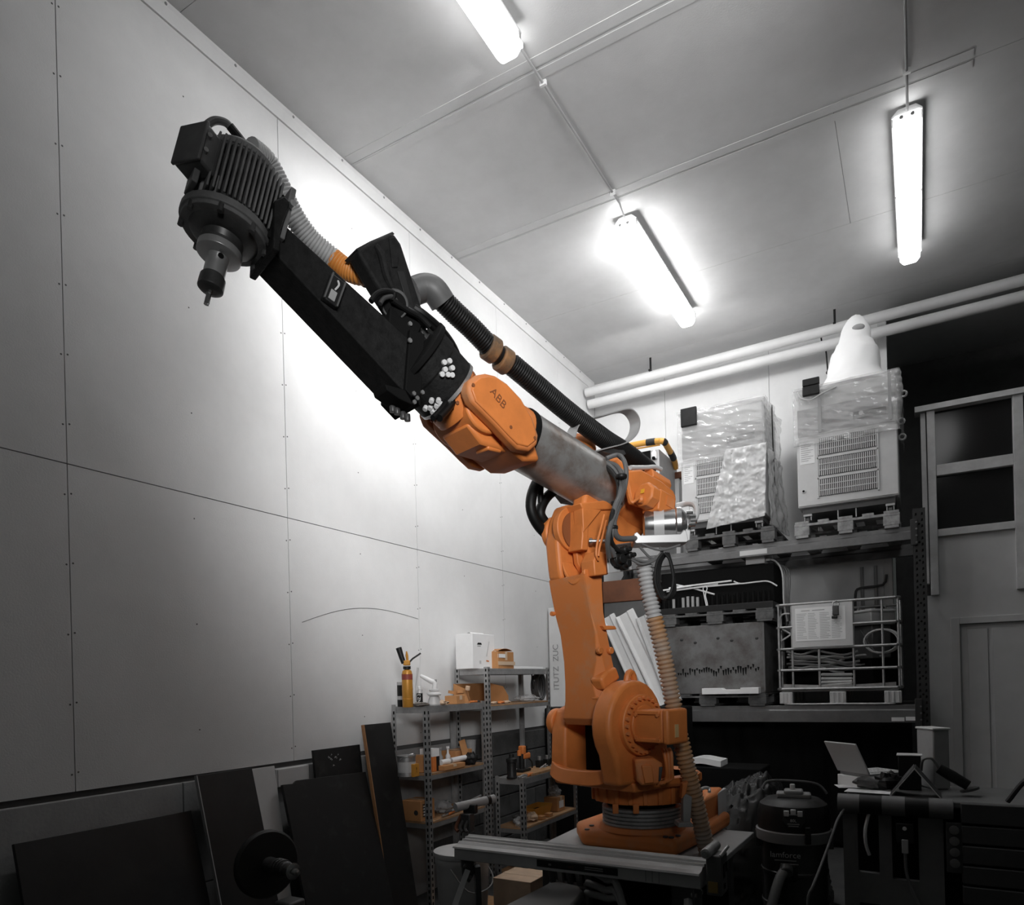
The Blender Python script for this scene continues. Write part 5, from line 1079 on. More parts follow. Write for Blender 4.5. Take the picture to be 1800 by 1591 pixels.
# top of the narrow unit: orange bench tool on a board
z4 = .821
t_b = MB().box(-2.845, -2.625, 4.82, 5.60, z4+.001, z4+.02).build('chip_board', mCHIP, None, loc=(-2.735, 5.2, z4), bevel=.002); tag(t_b, 'loose chipboard lying on the narrow shelf under the orange bench tool', 'board')
zb_ = z4+.021
c = V((-2.765, 4.920, zb_)); t = thing('bench_drill', c, 'orange and black bench tool standing on the chipboard', 'tool')
MB().cbox(c+Z3*.012, .09, .14, .022).build('foot', mBLK, t, bevel=.004); MB().cyl(c+Z3*.02, c+Z3*.14, .022, 14).build('column', mBLK, t); MB().cbox(c+V((0, .05, .12)), .05, .12, .05).build('motor', mORN, t, bevel=.012)
MB().cbox(c+V((0, .01, .17)), .05, .05, .07).build('head', mORN, t, bevel=.01); MB().cyl(c+V((0, .06, .145)), c+V((0, .06, .2)), .02, 12).build('cap', mBLK, t); MB().cyl(c+V((0, -.04, .13)), c+V((0, -.04, .17)), .016, 12).build('knob', mORN, t); MB().tube([c+V((0, .1, .10)), c+V((.01, .15, .06)), c+V((0, .17, .01))], .006, 8, sub=3).build('cord', mBLK, t)
c = V((-2.715, 4.670, z4+.001)); t = thing('black_pump', c, 'black cylindrical pump in front of the orange bench tool', 'pump')
MB().lathe(c, Z3, [(.04, 0), (.042, .01), (.036, .02), (.036, .12), (.042, .125), (.042, .15), (.02, .16), (.02, .185)], 20).build('body', mBLK, t)
for k in range(3): MB().ball(c+V((.03, -.018+.018*k, .13-.03*k)), .006, 6).build('screw', mGALV, t)
for k in range(7):
    y_ = 5.08+k*.06; p = V((-2.69-.02*(k % 3), y_, zb_+.008)); o = MB().tube([p, p+V((.02, .03, .02)), p+V((-.02, .06, .004)), p+V((.01, .09, .0))], .004, 6, sub=3).build('wire_clamp', mDGREY if k % 2 else mGALV, None, loc=p); tag(o, ('leftmost', 'second from left', 'third from left', 'middle', 'third from right', 'second from right', 'rightmost')[k]+' bent wire clamp lying on the loose chipboard', 'clamp', 'wire clamps on the chipboard')
for k in range(4):
    c = V((-2.765+.02*k, 5.220+.1*k, zb_)); t = thing('black_holder', c, ('first', 'second', 'third', 'fourth')[k]+' black tool holder in the row behind the bench tool, from the left', 'tool holder'); MB().cbox(c+Z3*.03, .05, .06, .06).build('body', mBLK, t, bevel=.006); MB().cyl(c+Z3*.06, c+Z3*.09, .015, 10).build('spigot', mGALV, t)
c = V((-2.665, 4.640, z4+.001)); 
t = thing('clamp_tool', V((-2.635, 4.800, z4+.001)), 'pale clamp with an orange handle at the front edge of the narrow shelf', 'clamp'); c = V((-2.640, 4.620, z4+.012))
MB().tube([c+V((0, .02, 0)), c+V((0, .10, .01)), c+V((0, .15, .0))], .009, 8, sub=2).build('bar', mGALV, t); MB().tube([c+V((0, .16, .0)), c+V((.0, .20, .006)), c+V((0, .24, .002))], .012, 8, sub=2).build('handle', mORN, t)
# lower shelf of the narrow unit
z5 = .448
c = V((-2.735, 5.420, z5)); t = carton(c, .13, .14, .12, 'brown carton holding clear plastic on the lower narrow shelf', lab=True)
crumple(c+V((0, 0, .122)), .05, .055, .045, 'clear_plastic', mCLEAR, 'crumpled clear plastic sticking out of the brown carton', 'plastic', 21, .5, 25)
c = V((-2.765, 5.150, z5)); t = thing('yellow_tray', c, 'shallow yellow tray on the lower narrow shelf', 'tray'); MB().loft([[V((c.x+s_*sx_, c.y+s_*sy_*2.2, z5+zz)) for sx_, sy_ in ((-.07, -.07), (.07, -.07), (.07, .07), (-.07, .07))] for s_, zz in ((.8, .001), (1.0, .085), (.96, .085), (.77, .006))]).build('tub', mBRASS, t); MB().box(c.x-.05, c.x+.05, c.y-.11, c.y+.11, z5+.03, z5+.05).build('dark_fill', mBLKM, t, smooth=0)
for k, (y_, nm, mm, lb) in enumerate(((4.72, 'clear_wrap', mCLEAR, 'crumpled clear wrap at the left of the lower narrow shelf'), (4.83, 'dark_lump', mDGREY, 'dark crumpled lump behind the clear wrap'), (4.93, 'paper_bag', mSKIN, 'brown crumpled paper in the middle of the lower narrow shelf'), (5.03, 'paper_bag', mCARD, 'orange-brown crumpled paper left of the yellow tray'))):
    crumple(V((-2.69-.07*(k % 2), y_, z5)), .045, .05, .035, nm, mm, lb, 'paper' if 'paper' in nm else 'wrap', 30+k, .5, 25)
for k in range(2): carton(V((-2.655, 5.020+.13*k, z5)), .05, .06, .03, ('left', 'right')[k]+' tiny brown box at the front of the lower narrow shelf', tape=False)
# ------------------------------------------------------------------ boards leaning on the left wall
mBOARD = mat('black_board', .012, .5, var=.4, scale=6, bump=.05)
mBOARD2 = mat('black_board_scuffed', .010, .6, col2=(.03, .03, .03), scale=9, thr=(.55, .75))
mEDGE = mat('raw_wood_edge', (.40, .2, .09), .7, var=.2)
def lean(y0, y1, ztop, xt, xb, th, name, m, label, edge=None, skew=0., zb=0., shape=None):
    "panel leaning towards the wall: top at xt, foot at xb"
    o0 = V((xb, (y0+y1)/2, zb)); t = thing(name, o0, label, 'board')
    up = V((xt-xb, 0, ztop-zb)); n_ = V((up.z, 0, -up.x)).normalized(); 
    pts_ = shape or [(0, 0), (1, 0), (1, 1), (0, 1)]
    P_ = [V((xb, y0+(y1-y0)*u+skew*v, zb))+up*v for u, v in pts_]
    MB().poly([p+n_*.0 for p in P_], -n_*th).build('sheet', m, t, bevel=.002, smooth=0)
    if edge: MB().poly([V((xb, y0-.006, zb))+n_*.001, V((xb, y0-.0005, zb))+n_*.001, V((xb, y0-.0005+skew, zb))+up+n_*.001, V((xb, y0-.006+skew, zb))+up+n_*.001], -n_*(th+.002)).build('edge_strip', edge, t, smooth=0)
    return t
lean(2.275, 2.61, 1.128, -3.15, -2.86, .018, 'black_sheet_board', mBOARD, 'tall black panel with a pale left edge leaning on the left wall', mGREY)
lean(1.45, 2.25, .955, -3.17, -2.90, .02, 'black_sheet_board', mBOARD, 'wide low black panel leaning at the far left behind the pale-edged one')
lean(2.615, 2.80, 1.115, -3.19, -3.02, .015, 'grey_sheet_board', mLGREY, 'pale grey panel with a drilled hole between two black panels')
hole = ORG  # drilled hole in the pale panel
gpn = [o for o in S.objects if o.name == 'grey_sheet_board'][0]
p = V((-3.02, 2.70, 0))+V((-.17, 0, 1.115))*.62; nn = V((1.115, 0, .17)).normalized(); MB().cyl(p+nn*.0005, p+nn*.002, .016, 16).build('drilled_hole', mBLKM, gpn)
o = MB().box(-3.226, -3.20, 2.82, 3.07, .985, 1.09).build('grey_batten', mLGREY, None, loc=(-3.22, 2.9, .98), bevel=.003); tag(o, 'pale batten block fixed to the plinth above the black panels', 'batten'); MB().box(-3.1995, -3.196, 2.83, 3.03, .99, 1.085).build('face', mLGREY, o, smooth=0)
lean(2.80, 3.488, 1.02, -3.13, -2.88, .02, 'black_sheet_board', mBOARD2, 'widest scuffed black panel leaning in the middle of the left wall', None, .0, 0, [(0, 0), (1, 0), (1, .98), (.16, 1.0), (.12, .985), (0, .99)])
lean(3.09, 3.50, 1.175, -3.18, -3.06, .018, 'black_sheet_board', mBOARD2, 'upper black panel with white scratches behind the wide one')
m = MB(); rr_ = random.Random(3)
up_ = [o for o in S.objects if o.name.startswith('black_sheet_board') and 'scratches' in o.get('label', '')][0]
for k in range(12):
    y_ = 3.2+rr_.uniform(0, .12); z_ = 1.06+rr_.uniform(0, .07); x_ = -3.06-.12*z_/1.175+.0012; m.poly([V((x_, y_, z_)), V((x_, y_+rr_.uniform(.006, .02), z_+.004)), V((x_, y_+.006, z_+.012))], (.0008, 0, 0))
m.build('scratches', mGREY, up_, kind='stuff', smooth=0)
pl_ = lean(3.50, 3.765, 1.305, -3.12, -2.93, .022, 'black_plank', mBOARD2, 'tallest narrow black plank with a raw wooden left edge by the shelf', mEDGE, -.02)
# grinder wheel on a stand in front of the boards
c = PX(508, 1530, -2.56); t = thing('grinder', V((c.x, c.y, 0)), 'dark bench wheel with a chrome hub standing in front of the leaning panels', 'grinder')
ax_ = (cr0*.75-cd_*.66).normalized()
MB().lathe(c-ax_*.22, ax_, [(.02, 0), (.155, .004), (.165, .012), (.165, .03), (.155, .038), (.02, .042)], 40).build('wheel', mBOARD, t, bevel=.002)
MB().lathe(c-ax_*.18, ax_, [(.038, 0), (.038, .16), (.034, .165), (.034, .20)], 20).build('hub', mDSTEEL, t); MB().lathe(c+ax_*.02, ax_, [(.036, 0), (.038, .008), (.038, .018), (.028, .02)], 24).build('chrome_ring', mSTEEL, t); MB().lathe(c+ax_*.045, ax_, [(.016, 0), (.016, .02), (.008, .022), (.008, .04)], 12).build('spindle', mSTEEL, t)
for k in range(3): MB().lathe(c-ax_*(.10-.022*k), ax_, [(.042, 0), (.044, .004), (.044, .010), (.042, .014)], 20).build('hub_ring', mDSTEEL, t)
MB().box(c.x-.05, c.x+.05, c.y-.05, c.y+.05, .03, .57).build('stand', mDGREY, t, bevel=.01); MB().box(c.x-.16, c.x+.16, c.y-.16, c.y+.16, 0, .03).build('stand_foot', mDGREY, t, bevel=.006)
# ------------------------------------------------------------------ saw stand in front of the robot
mSTAND = mat('brushed_alu', .46, .5, metal=.2, var=.1)
st = thing('work_stand', (-1.44, 3.05, 0), 'long grey aluminium work stand with a black nameplate in front of the robot', 'work stand')
xa, xb = -2.08, -.82; yf, yk = 2.97, 3.12; zt = .755
def SY(x): return 0.0
prf = [(yf, .66), (yf+.006, .655), (yk, .655), (yk, zt+.0), (yk-.012, zt+.004), (yk-.02, zt-.004), (yk-.045, zt-.002), (yk-.05, zt-.012), (yk-.075, zt-.008), (yk-.08, zt-.018), (yk-.105, zt-.014), (yf+.03, zt-.026), (yf-.012, zt-.03), (yf-.016, zt-.038), (yf+.002, zt-.04)]
MB().poly([V((xa, y, z)) for y, z in prf], (xb-xa, 0, 0)).build('beam', mSTAND, st, smooth=0)
np_ = MB().box(-1.60, -1.19, yf-.004, yf-.0005, .672, .706).build('nameplate', mBLK, st, bevel=.002, smooth=0)
text('m', .02, V((-1.53, yf-.0046, .689)), (1, 0, 0), Z3, mGREY, 'plate_text', np_, .0004); text('xtra', .018, V((-1.42, yf-.0046, .689)), (1, 0, 0), Z3, mRUSTB, 'plate_text', np_, .0004)
for k in range(2): MB().box(-1.35, -1.26, yf-.0048, yf-.0041, .684+.009*k, .688+.009*k).build('plate_line', mGREY, np_, smooth=0)
for x in (-1.06, -1.03, -1.0): MB().box(x, x+.0015, yf-.0012, yf+.0002, .662, .712).build('pencil_mark', mDGREY, st, smooth=0)
for (xe, s) in ((xa, 1), (xb, -1)):
    br_ = MB().poly([V((xe+s*.03, y, z)) for y, z in ((yf+.01, .655), (yk-.01, .655), (yk-.02, .56), ((yf+yk)/2, .52), (yf+.02, .57))], (s*.01, 0, 0)).build('hinge_plate', mDGREY, st, bevel=.004)
    for y_, z_ in ((yf+.03, .62), (yk-.03, .61), ((yf+yk)/2, .55)): MB().cyl((xe+s*.03-s*.006, y_, z_), (xe+s*.041+s*.006, y_, z_), .011, 10).build('hinge_bolt', mGALV, br_)
    for y_, yy in ((yf+.03, yf-.32), (yk-.03, yk+.10)):
        MB().tube([V((xe+s*.06, y_, .60)), V((xe-s*.02, yy, .012))], .02, 4).build('leg', mSTAND if y_ < 3.05 else mDGREY, st, smooth=0)
        MB().cbox((xe-s*.02, yy, .012), .06, .06, .024).build('rubber_foot', mBLK, st, bevel=.006)
    MB().tube([V((xe+s*.045, yf-.1, .34)), V((xe+s*.045, yk+.02, .34))], .012, 6).build('cross_bar', mDGREY, st)
# end fitting on the right of the stand
ef = MB().box(xb+.02, xb+.085, yf+.02, yf+.13, .63, .80).build('end_fitting', mDGREY, st, bevel=.006)
for (y_, z_, w_, h_) in ((yf+.05, .70, .02, .06), (yf+.09, .72, .02, .04), (yf+.055, .655, .025, .02)): MB().box(xb+.02, xb+.088, y_, y_+w_, z_, z_+h_).build('slot', mBLKM, ef, smooth=0)
MB().cyl((xb+.03, yf-.02, .815), (xb+.03, yf+.16, .815), .022, 16).build('roller', mGALV, ef, bevel=.003); MB().cyl((xb+.03, yf-.03, .815), (xb+.03, yf-.02, .815), .012, 12).build('roller_pin', mSTEEL, ef)
MB().box(xb+.03, xb+.07, yf+.012, yf+.02, .645, .69).build('yellow_tag', mat('tag_yellow', (.25, .17, .05), .5), ef, smooth=0); MB().tube([V((xb+.08, yf+.03, .80)), V((xb+.10, yf+.06, .83)), V((xb+.09, yf+.12, .82))], .008, 8, sub=3).build('catch', mGALV, ef)
# clamp head at the left end of the stand
c = V((-2.12, 3.16, .756)); t = thing('pipe_vice', c, 'grey vice clamping a pale tube at the left end of the work stand', 'vice')
MB().cbox(c+Z3*.05, .06, .05, .10).build('jaw_body', mDSTEEL, t, bevel=.006); p = c+V((-.05, -.04, .135)); q = c+V((.06, .18, .155)); MB().cyl(p, q, .024, 16).build('tube', mGREY, t)
MB().cbox(c+V((0, .03, .12)), .08, .03, .05).build('clamp_band', mBLK, t, bevel=.006); MB().cyl(q-(q-p)*.2, q-(q-p)*.12, .027, 16).build('tape_band', mBLK, t)
for k in range(3): MB().tube([c+V((-.04+.03*k, 0, .09)), c+V((-.05+.03*k, -.04, .03)), c+V((-.03+.03*k, -.05, .01))], .009, 8, sub=3).build('lever', mDSTEEL if k else mRUSTB, t)
# bucket, boxes under the stand
c = V((-2.36, 3.45, 0)); t = thing('bucket', c, 'white plastic bucket with a lid under the left end of the work stand', 'bucket')
MB().lathe(c, Z3, [(.13, .002), (.135, .01), (.155, .50), (.162, .51), (.162, .54), (.155, .545)], 30).build('tub', mLGREY, t); MB().lathe(c, Z3, [(.165, .545), (.168, .55), (.168, .575), (.15, .58)], 30).build('lid', mLGREY, t); MB().tube([c+V((.03, -.165, .5)), c+V((.13, -.14, .38)), c+V((.165, 0, .36)), c+V((.13, .13, .40)), c+V((.03, .165, .5))], .004, 6, sub=4).build('handle', mGREY, t)
carton(V((-2.05, 3.62, 0)), .25, .26, .42, 'pale carton standing on the floor behind the bucket', m=mSKIN)
# floor items under the stand
c = V((-1.6, 2.95, 0)); t = thing('stool', c, 'grey padded stool seat at the bottom edge below the work stand', 'stool')
pq = [PZ(x, y, .55) for x, y in ((868, 1600), (966, 1551), (985, 1549), (1018, 1557), (1026, 1566), (1018, 1577), (960, 1640))]
MB().poly(pq, (0, 0, -.05)).build('seat', mat('seat_grey', .20, .55), t, bevel=.012, seg=3)
cq = sum(pq, V((0, 0, 0)))/len(pq)
for dx_, dy_ in ((-.08, -.1), (.06, -.14), (-.02, .13)): MB().tube([V((cq.x+dx_, cq.y+dy_, .51)), V((cq.x+dx_*1.6, cq.y+dy_*1.5, .0))], .014, 8).build('leg', mDGREY, t)
o = MB().poly([PZ(x, y, .04) for x, y in ((770, 1600), (830, 1569), (885, 1578), (870, 1620))], (0, 0, -.038)).build('wooden_board', mCHIP, None, loc=PZ(820, 1600, 0), bevel=.004); tag(o, 'brown wooden board on the floor at the bottom edge left of the grey stool', 'board')
for k, (x0_, y0_, x1_, y1_) in enumerate(((1040, 1532, 1090, 1572), (1032, 1552, 1092, 1588), (1030, 1570, 1100, 1600))):
    p = PD(x0_, y0_, 3.4+.05*k); q = PD(x1_, y1_, 3.05); p.z = .25+.02*k; o = MB().tube([PD(x0_, y0_, 3.4), PD((x0_+x1_)/2, (y0_+y1_)/2-6, 3.3), PD(x1_, y1_, 3.2), V((PD(x1_, y1_, 3.2).x+.12, PD(x1_, y1_, 3.2).y-.02, .03))], .017, 12, sub=6).build('thick_hose', mGREY, None, loc=V((PD(x1_, y1_, 3.2).x+.12, PD(x1_, y1_, 3.2).y-.02, 0))); tag(o, ('topmost', 'middle', 'lowest')[k]+' thick grey hose curving down under the work stand', 'hose', 'thick hoses under the stand')
t = thing('valve_manifold', PD(1000, 1530, 3.45), 'dark valve manifold with fittings under the work stand', 'valve'); c = PD(1006, 1538, 3.55); t.location.z = 0; ORG[t.name] = V((c.x, c.y, 0)); t.location = ORG[t.name]
MB().box(c.x-.12, c.x+.10, c.y-.04, c.y+.03, 0, c.z-.04).build('block', mDGREY, t, bevel=.01); 
for k in range(5): MB().cyl(c+V((-.10+.05*k, -.02, -.04)), c+V((-.10+.05*k, -.04, .03)), .016, 10).build('fitting', mGALV if k % 2 else mCABLE, t)
for k in range(6):
    cc = PD(900, 1545, 3.6); cc.z = .02+.012*k; R_ = .14+.02*(k % 3)
    if k == 0: m = MB()
    m.tube([cc+V((R_*math.cos(a)*1.1+.02*k, R_*math.sin(a), .006*math.sin(3*a+k))) for a in [i*.3142 for i in range(20)]], .008, 6, closed=True)
o = m.build('cable_heap', mBLK, None, loc=(cc.x, cc.y, 0)); tag(o, 'heap of coiled black cable on the floor under the stand', 'cable')
# clutter at the foot of the boards
for k, (x, y, l_, rz_, lb) in enumerate(((-2.55, 2.75, .5, .4, 'dark offcut board lying flat in front of the wide black panel'), (-2.45, 3.0, .6, -.3, 'grey offcut board lying flat by the shelf foot'), (-2.30, 1.95, .6, .9, 'long dark offcut board lying at the lower left'), (-2.3, 2.65, .5, .1, 'pale offcut board nearest the bottom edge at the left'))):
    a_ = V((math.cos(rz_), math.sin(rz_), 0)); o = MB().cbox(V((x, y, .015+.0)), l_, .12, .028, (a_, Z3.cross(a_), Z3)).build('offcut_board', (mDGREY, mGREY, mDGREY, mGREY)[k], None, loc=(x, y, 0), bevel=.003); tag(o, lb, 'board')
for k in range(3):
    p = V((-2.62+.12*k, 2.7+.12*k, .015)); o = MB().tube([p+V((0, 0, .40-.1*k)), p+V((.03, .03, .25)), p+V((.02, .05, .09)), p+V((.12, .0, .045)), p+V((.28, -.1, .045))], .006, 6, sub=5).build('floor_cable', mCABLE, None, loc=p); tag(o, ('left', 'middle', 'right')[k]+' thin cable hanging over the offcut boards', 'cable')
# ------------------------------------------------------------------ vacuum cleaner
mVAC = mat('vac_grey', .20, .5, var=.1); mVTANK = mat('vac_tank', .06, .3, metal=.5, var=.3)
VC = PD(1396, 1500, 3.95); VC = V((VC.x, VC.y, 0)); vf = -V((ray(1396, 1500).x, ray(1396, 1500).y, 0)).normalized(); vr = V((-vf.y, vf.x, 0))
t = thing('vacuum_cleaner', VC, 'dark drum vacuum cleaner with a grey band and black motor head', 'vacuum cleaner')
MB().lathe(VC, Z3, [(.165, .12), (.172, .14), (.172, .28), (.178, .285), (.178, .305), (.172, .31), (.172, .46), (.178, .465), (.178, .48), (.172, .485), (.172, .64)], 40).build('drum', mVTANK, t)
MB().lathe(VC, Z3, [(.185, .64), (.198, .645), (.20, .70), (.192, .705)], 40).build('grey_band', mVAC, t)
hd2 = MB().lathe(VC, Z3, [(.190, .705), (.188, .80), (.176, .84), (.14, .868), (.08, .874)], 40).build('motor_head', mBLK, t)
for a0_ in (-.5, 2.3):
    m = MB(); m.sheet(lambda u, v: VC+(vf*math.sin(-a0_+.55*u+.8)+vr*math.cos(-a0_+.55*u+.8))*(.187-.05*v)+Z3*(.80+.06*v), 8, 3, Z3*.006); m.build('grey_panel', mVAC, hd2)
pc_ = VC+vf*.182; 
pn = MB().poly([pc_+vr*x_+Z3*z_-vf*(.02 if z_ > .82 else 0) for x_, z_ in ((-.05, .83), (.055, .83), (.06, .77), (.035, .735), (-.03, .735), (-.055, .77))], vf*.012).build('control_panel', mBLK, hd2, bevel=.003)
for k in (-1, 0, 1): MB().cbox(pc_+vr*(.034*k)+Z3*(.812+.008*(k == 0))+vf*.008, .026, .03, .012, (vr, Z3, vf)).build('switch', mLGREY, pn, bevel=.003)
text('80L', .022, pc_+Z3*.775+vf*.0145, vr, Z3, mLGREY, 'size_mark', pn, .0004)
for k in range(2): MB().cbox(pc_+Z3*(.757-.011*k)+vf*.0128, .06-.01*k, .005, .001, (vr, Z3, vf)).build('panel_line', mGREY, pn, smooth=0)
for (s1, s2, z_) in ((-.06, .01, .885), (.03, .07, .882), (-.02, .03, .90)): MB().cbox(VC+vr*(s1+s2)/2+Z3*z_, abs(s2-s1)+.05, .10, .03, (vr, vf, Z3)).build('head_moulding', mVAC, hd2, bevel=.010, seg=3)
MB().cyl(VC+Z3*.90, VC+Z3*.945, .014, 12).build('top_knob', mLGREY, hd2, bevel=.004)
MB().tube([VC-vr*.16+Z3*.90-vf*.1, VC-vr*.13+Z3*.94-vf*.12, VC-vf*.12+Z3*.945, VC+vr*.13+Z3*.93-vf*.12, VC+vr*.18+Z3*.88-vf*.1], .008, 8, sub=5).build('carry_handle', mDSTEEL, t)
tg = vf*.178
text('lamforce', .044, VC+tg-vr*.045+Z3*.585, vr, Z3, mLGREY, 'brand_lettering', t, .0006)
for k in range(2): MB().cbox(VC+tg-vr*(.045-.02*k)+Z3*(.556-.018*k), .11-.02*k, .006, .001, (vr, Z3, vf)).build('lettering_rule', mGREY, t, smooth=0)
MB().cbox(VC+tg*.98-vr*.03+Z3*.49, .09, .03, .09, (vr, vf, Z3)).build('inlet_block', mBLK, t, bevel=.01)
MB().tube([VC+tg-vr*.04+Z3*.51, VC+tg*1.35-vr*.08+Z3*.46, VC+tg*1.9-vr*.14+Z3*.25, VC+tg*2.2-vr*.17+Z3*.03], .026, 14, sub=6).build('suction_tube', mVAC, t)
MB().lathe(VC+tg-vr*.04+Z3*.515, vf-Z3*.5, [(.034, 0), (.034, .035), (.028, .04)], 16).build('inlet_collar', mDGREY, t)
for s in (-1, 1):
    c = VC+vr*s*.19+Z3*.64; MB().cbox(c, .025, .05, .09, (vr, vf, Z3)).build('latch', mDSTEEL, t, bevel=.004)
MB().cbox(VC+vf*.2+vr*.07+Z3*.70, .03, .025, .09, (vr, vf, Z3)).build('front_latch', mBLK, t, bevel=.005)
for k in range(4):
    a = k*1.5708+.6; c = VC+V((math.cos(a), math.sin(a), 0))*.16; MB().cyl(c+Z3*.06, c+Z3*.13, .012, 8).build('castor_stem', mDSTEEL, t); MB().cyl(c+Z3*.031-vr*.014, c+Z3*.031+vr*.014, .03, 16).build('castor', mBLK, t)
o = MB().tube([PD(1487, 1418, 3.75), PD(1473, 1440, 3.70), PD(1465, 1462, 3.66), PD(1455, 1490, 3.62), PD(1440, 1530, 3.55), PD(1428, 1560, 3.5), PD(1420, 1588, 3.5), V((PD(1412, 1600, 3.5).x, PD(1412, 1600, 3.5).y, .02))], .007, 8, sub=5).build('power_cable', mCABLE, None, loc=V((PD(1412, 1600, 3.5).x, PD(1412, 1600, 3.5).y, 0))); tag(o, 'grey power cable running down from the bench past the vacuum cleaner', 'cable')
# ------------------------------------------------------------------ right-hand bench and the things on it
mBEN = mat('bench_grey', .12, .55, var=.12); mBEND = mat('bench_dark', .04, .6, var=.2)
bt_ = thing('folding_bench', (.2, 4.4, 0), 'grey folding workbench with a striped rounded edge at the lower right', 'workbench')
bx0, bx1, by0, by1, bz_ = -.36, 1.5, 4.12, 4.72, .90
MB().box(bx0, bx1, by0+.03, by1, .865, bz_).build('top', mBEN, bt_, bevel=.008)
for k in range(5):
    x0_ = bx0-.03+k*.105; MB().lathe((x0_, by0+.03, .862), (1, 0, 0), [(.052, 0), (.052, .104)], 20).build('striped_edge', mBEN if k % 2 == 0 else mBLK, bt_)
MB().box(.165, bx1, by0-.01, by0+.04, .80, .90).build('front_rail', mBEND, bt_, bevel=.006)
for k in range(4): MB().box(.165, bx1, by0-.005, by0+.04, .40+k*.1, .49+k*.1).build('drawer_rail', mBEND, bt_, bevel=.006)
ep = [(bx0+.03, 0), (bx0+.0, .30), (bx0+.02, .42), (bx0+.01, .80), (bx0+.03, .81), (bx0+.34, .81), (bx0+.36, 0)]
for (x0_, x1_, z0_, z1_) in ((bx0-.01, bx0+.06, .0, .81), (bx0+.16, bx0+.22, 0, .81), (bx0+.34, bx0+.45, 0, .81), (bx0+.06, bx0+.16, .0, .08), (bx0+.06, bx0+.16, .34, .50), (bx0+.22, bx0+.34, .0, .08), (bx0+.22, bx0+.34, .34, .48)):
    MB().box(x0_, x1_, by0+.03, by0+.07, z0_, z1_).build('side_frame', mBEN, bt_, smooth=0)
MB().poly([V((bx0-.01, by0+.03, .28)), V((bx0-.01, by0+.03, .0)), V((bx0-.13, by0+.03, .0))], (0, .05, 0)).build('foot_gusset', mBEN, bt_, bevel=.004)
MB().box(bx0, bx1-.1, by1-.1, by1-.05, 0, .86).build('rear_panel', mBLKM, bt_, smooth=0)
so = MB().box(bx0+.24, bx0+.32, by0-.005, by0+.03, .68, .78).build('socket', mBLK, bt_, bevel=.005); MB().cyl((bx0+.28, by0-.012, .755), (bx0+.28, by0-.004, .755), .01, 10).build('button', mLGREY, so); MB().box(bx0+.265, bx0+.295, by0-.02, by0-.006, .63, .70).build('plug', mGREY, so, bevel=.003)
MB().tube([V((bx0+.28, by0-.015, .63)), V((bx0+.29, by0-.02, .5)), V((bx0+.36, by0-.04, .34)), V((bx0+.5, by0-.06, .15)), V((bx0+.62, by0-.08, .02))], .008, 8, sub=5).build('socket_cable', mCABLE, bt_)
sw = MB().box(bx0+.46, bx0+.53, by0-.002, by0+.02, .55, .80).build('switch_column', mBEND, bt_, bevel=.004)
for k in range(4): MB().lathe((bx0+.495, by0-.003, .60+k*.055), (0, -1, 0), [(.022, 0), (.022, .012), (.012, .014)], 14).build('dial', mBEN, sw)
MB().tube([V((bx0+.12, by0+.02, .83)), V((bx0+.10, by0, .74)), V((bx0+.10, by0, .66)), V((bx0+.115, by0+.01, .60))], .009, 8, sub=4).build('hanging_strap', mLGREY, bt_)
zt_ = .901
# laptop
lo = PZ(1512, 1370, zt_); lx = (cr0*.93+cd_*.30).normalized(); ly = Z3.cross(lx); lc = V((-.24, 4.60, zt_))
t = thing('laptop', lc, 'open grey laptop standing on the folding bench', 'laptop')
MB().cbox(lc+Z3*.075, .28, .22, .02, (lx, ly, Z3)).build('base', mGREY, t, bevel=.004)
for k in range(5):
    for j in range(9): MB().cbox(lc+lx*(-.105+j*.026)+ly*(-.05+k*.028)+Z3*.0865, .021, .021, .003, (lx, ly, Z3)).build('key', mLGREY, t, smooth=0)
hx = -lx*.5-ly*.0; sc_u = (Z3*.88-lx*.47).normalized()
MB().cbox(lc-lx*.145+sc_u*.10+Z3*.085, .010, .24, .20, (sc_u.cross(ly), ly, sc_u)).build('screen', mLGREY, t, bevel=.004)
MB().cbox(lc-lx*.140+sc_u*.10+Z3*.085, .003, .21, .165, (sc_u.cross(ly), ly, sc_u)).build('display', mGREY, t, smooth=0)
o = MB().cbox(lc+Z3*.032, .30, .24, .062, (lx, ly, Z3)).build('paper_stack', mPAPER, None, loc=lc, bevel=.003); tag(o, 'stack of white papers under the laptop on the bench', 'paper')
for k, (px, py, rz_, lb) in enumerate(((1510, 1383, .3, 'white paper sheet sticking out over the left bench end'), (1530, 1392, -.1, 'white paper sheet lying at the front bench edge'))):
    c = PZ(px, py, zt_+.002+.004*k); a_ = V((math.cos(rz_), math.sin(rz_), 0)); o = MB().cbox(c+Z3*.002, .24, .12, .002, (a_, Z3.cross(a_), Z3)).build('paper_sheet', mPAPER, None, loc=c); tag(o, lb, 'paper')
crumple(PZ(1535, 1386, zt_+.012), .09, .05, .035, 'work_glove', mDGREY, 'dark work glove lying on the bench papers', 'glove', 41, .4)
crumple(PZ(1562, 1388, zt_+.012), .06, .05, .05, 'work_glove', mBLK, 'black work glove beside the tent-shaped holder', 'glove', 45, .4)
c = V((-.03, 4.30, zt_)); t = thing('tent_holder', c, 'dark tent-shaped sheet holder on the bench with pale edges', 'holder')
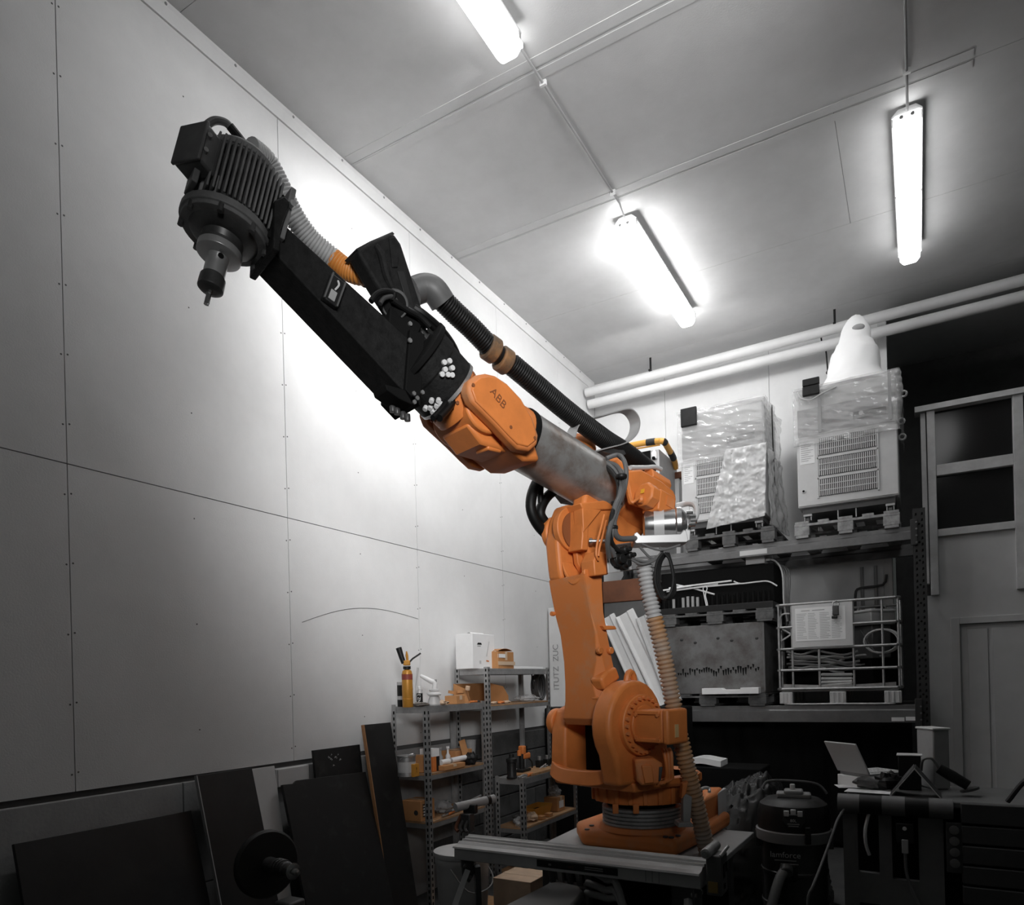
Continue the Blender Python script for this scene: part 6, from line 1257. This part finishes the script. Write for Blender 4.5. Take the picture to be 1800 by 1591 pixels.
for s in (-1, 1): MB().poly([c+V((0, -.09, .15)), c+V((s*.115, -.09, 0)), c+V((s*.115, .09, 0)), c+V((0, .09, .15))], (s*.004, 0, .004)).build('panel', mBEND, t, smooth=0)
for s in (-1, 1): MB().poly([c+V((0, -.094, .156)), c+V((s*.119, -.094, 0)), c+V((s*.113, -.094, 0)), c+V((0, -.094, .146))], (0, .004, 0)).build('pale_edge', mLGREY, t, smooth=0)
c = V((-.055, 4.52, zt_)); t = thing('black_box', c, 'black upright box with a pale top between laptop and tent-shaped holder', 'box'); MB().cbox(c+Z3*.095, .11, .10, .188).build('body', mBLK, t, bevel=.004); MB().cbox(c+Z3*.192, .125, .11, .006).build('pale_top', mLGREY, t, bevel=.002)
c = V((.06, 4.62, zt_)); t = thing('grey_case', c, 'tall grey case at the back of the bench near the rack upright', 'case'); MB().cbox(c+Z3*.165, .09, .16, .328, (cr0, cd_, Z3)).build('body', mGREY, t, bevel=.008); MB().cbox(c+Z3*.334, .1, .17, .012, (cr0, cd_, Z3)).build('lid', mLGREY, t, bevel=.004)
c = V((.10, 4.33, zt_)); t = thing('angle_grinder', c, 'dark power tool leaning against the tent-shaped holder', 'tool')
a_ = V((.6, .1, -.55)).normalized(); MB().tube([c+V((-.02, .03, .14)), c+V((.04, .03, .10)), c+V((.11, .03, .055))], [.026, .03, .026], 14, sub=3).build('body', mBLK, t); MB().lathe(c+V((.115, .03, .04)), V((.3, 0, -1)), [(.045, 0), (.045, .012)], 20).build('guard', mDSTEEL, t); MB().tube([c+V((-.02, .03, .14)), c+V((-.05, .03, .19)), c+V((-.09, .04, .18)), c+V((-.10, .06, .12))], .007, 8, sub=4).build('cord', mCABLE, t)
for k in range(4):
    p0 = V((.35+.12*k, 4.05, .93)); o = MB().tube([p0, p0+V((.1, -.06, .12)), p0+V((.2, -.08, -.15)), p0+V((.12, -.1, -.4)), p0+V((-.05, -.12, -.7)), p0+V((-.1, -.2, -.915))], .012, 8, sub=6).build('bench_hose', mBEND, None, loc=(p0.x, p0.y, 0)); tag(o, ('leftmost', 'second', 'third', 'rightmost')[k]+' dark hose hanging over the shadowed right part of the bench', 'hose', 'hoses over the bench')
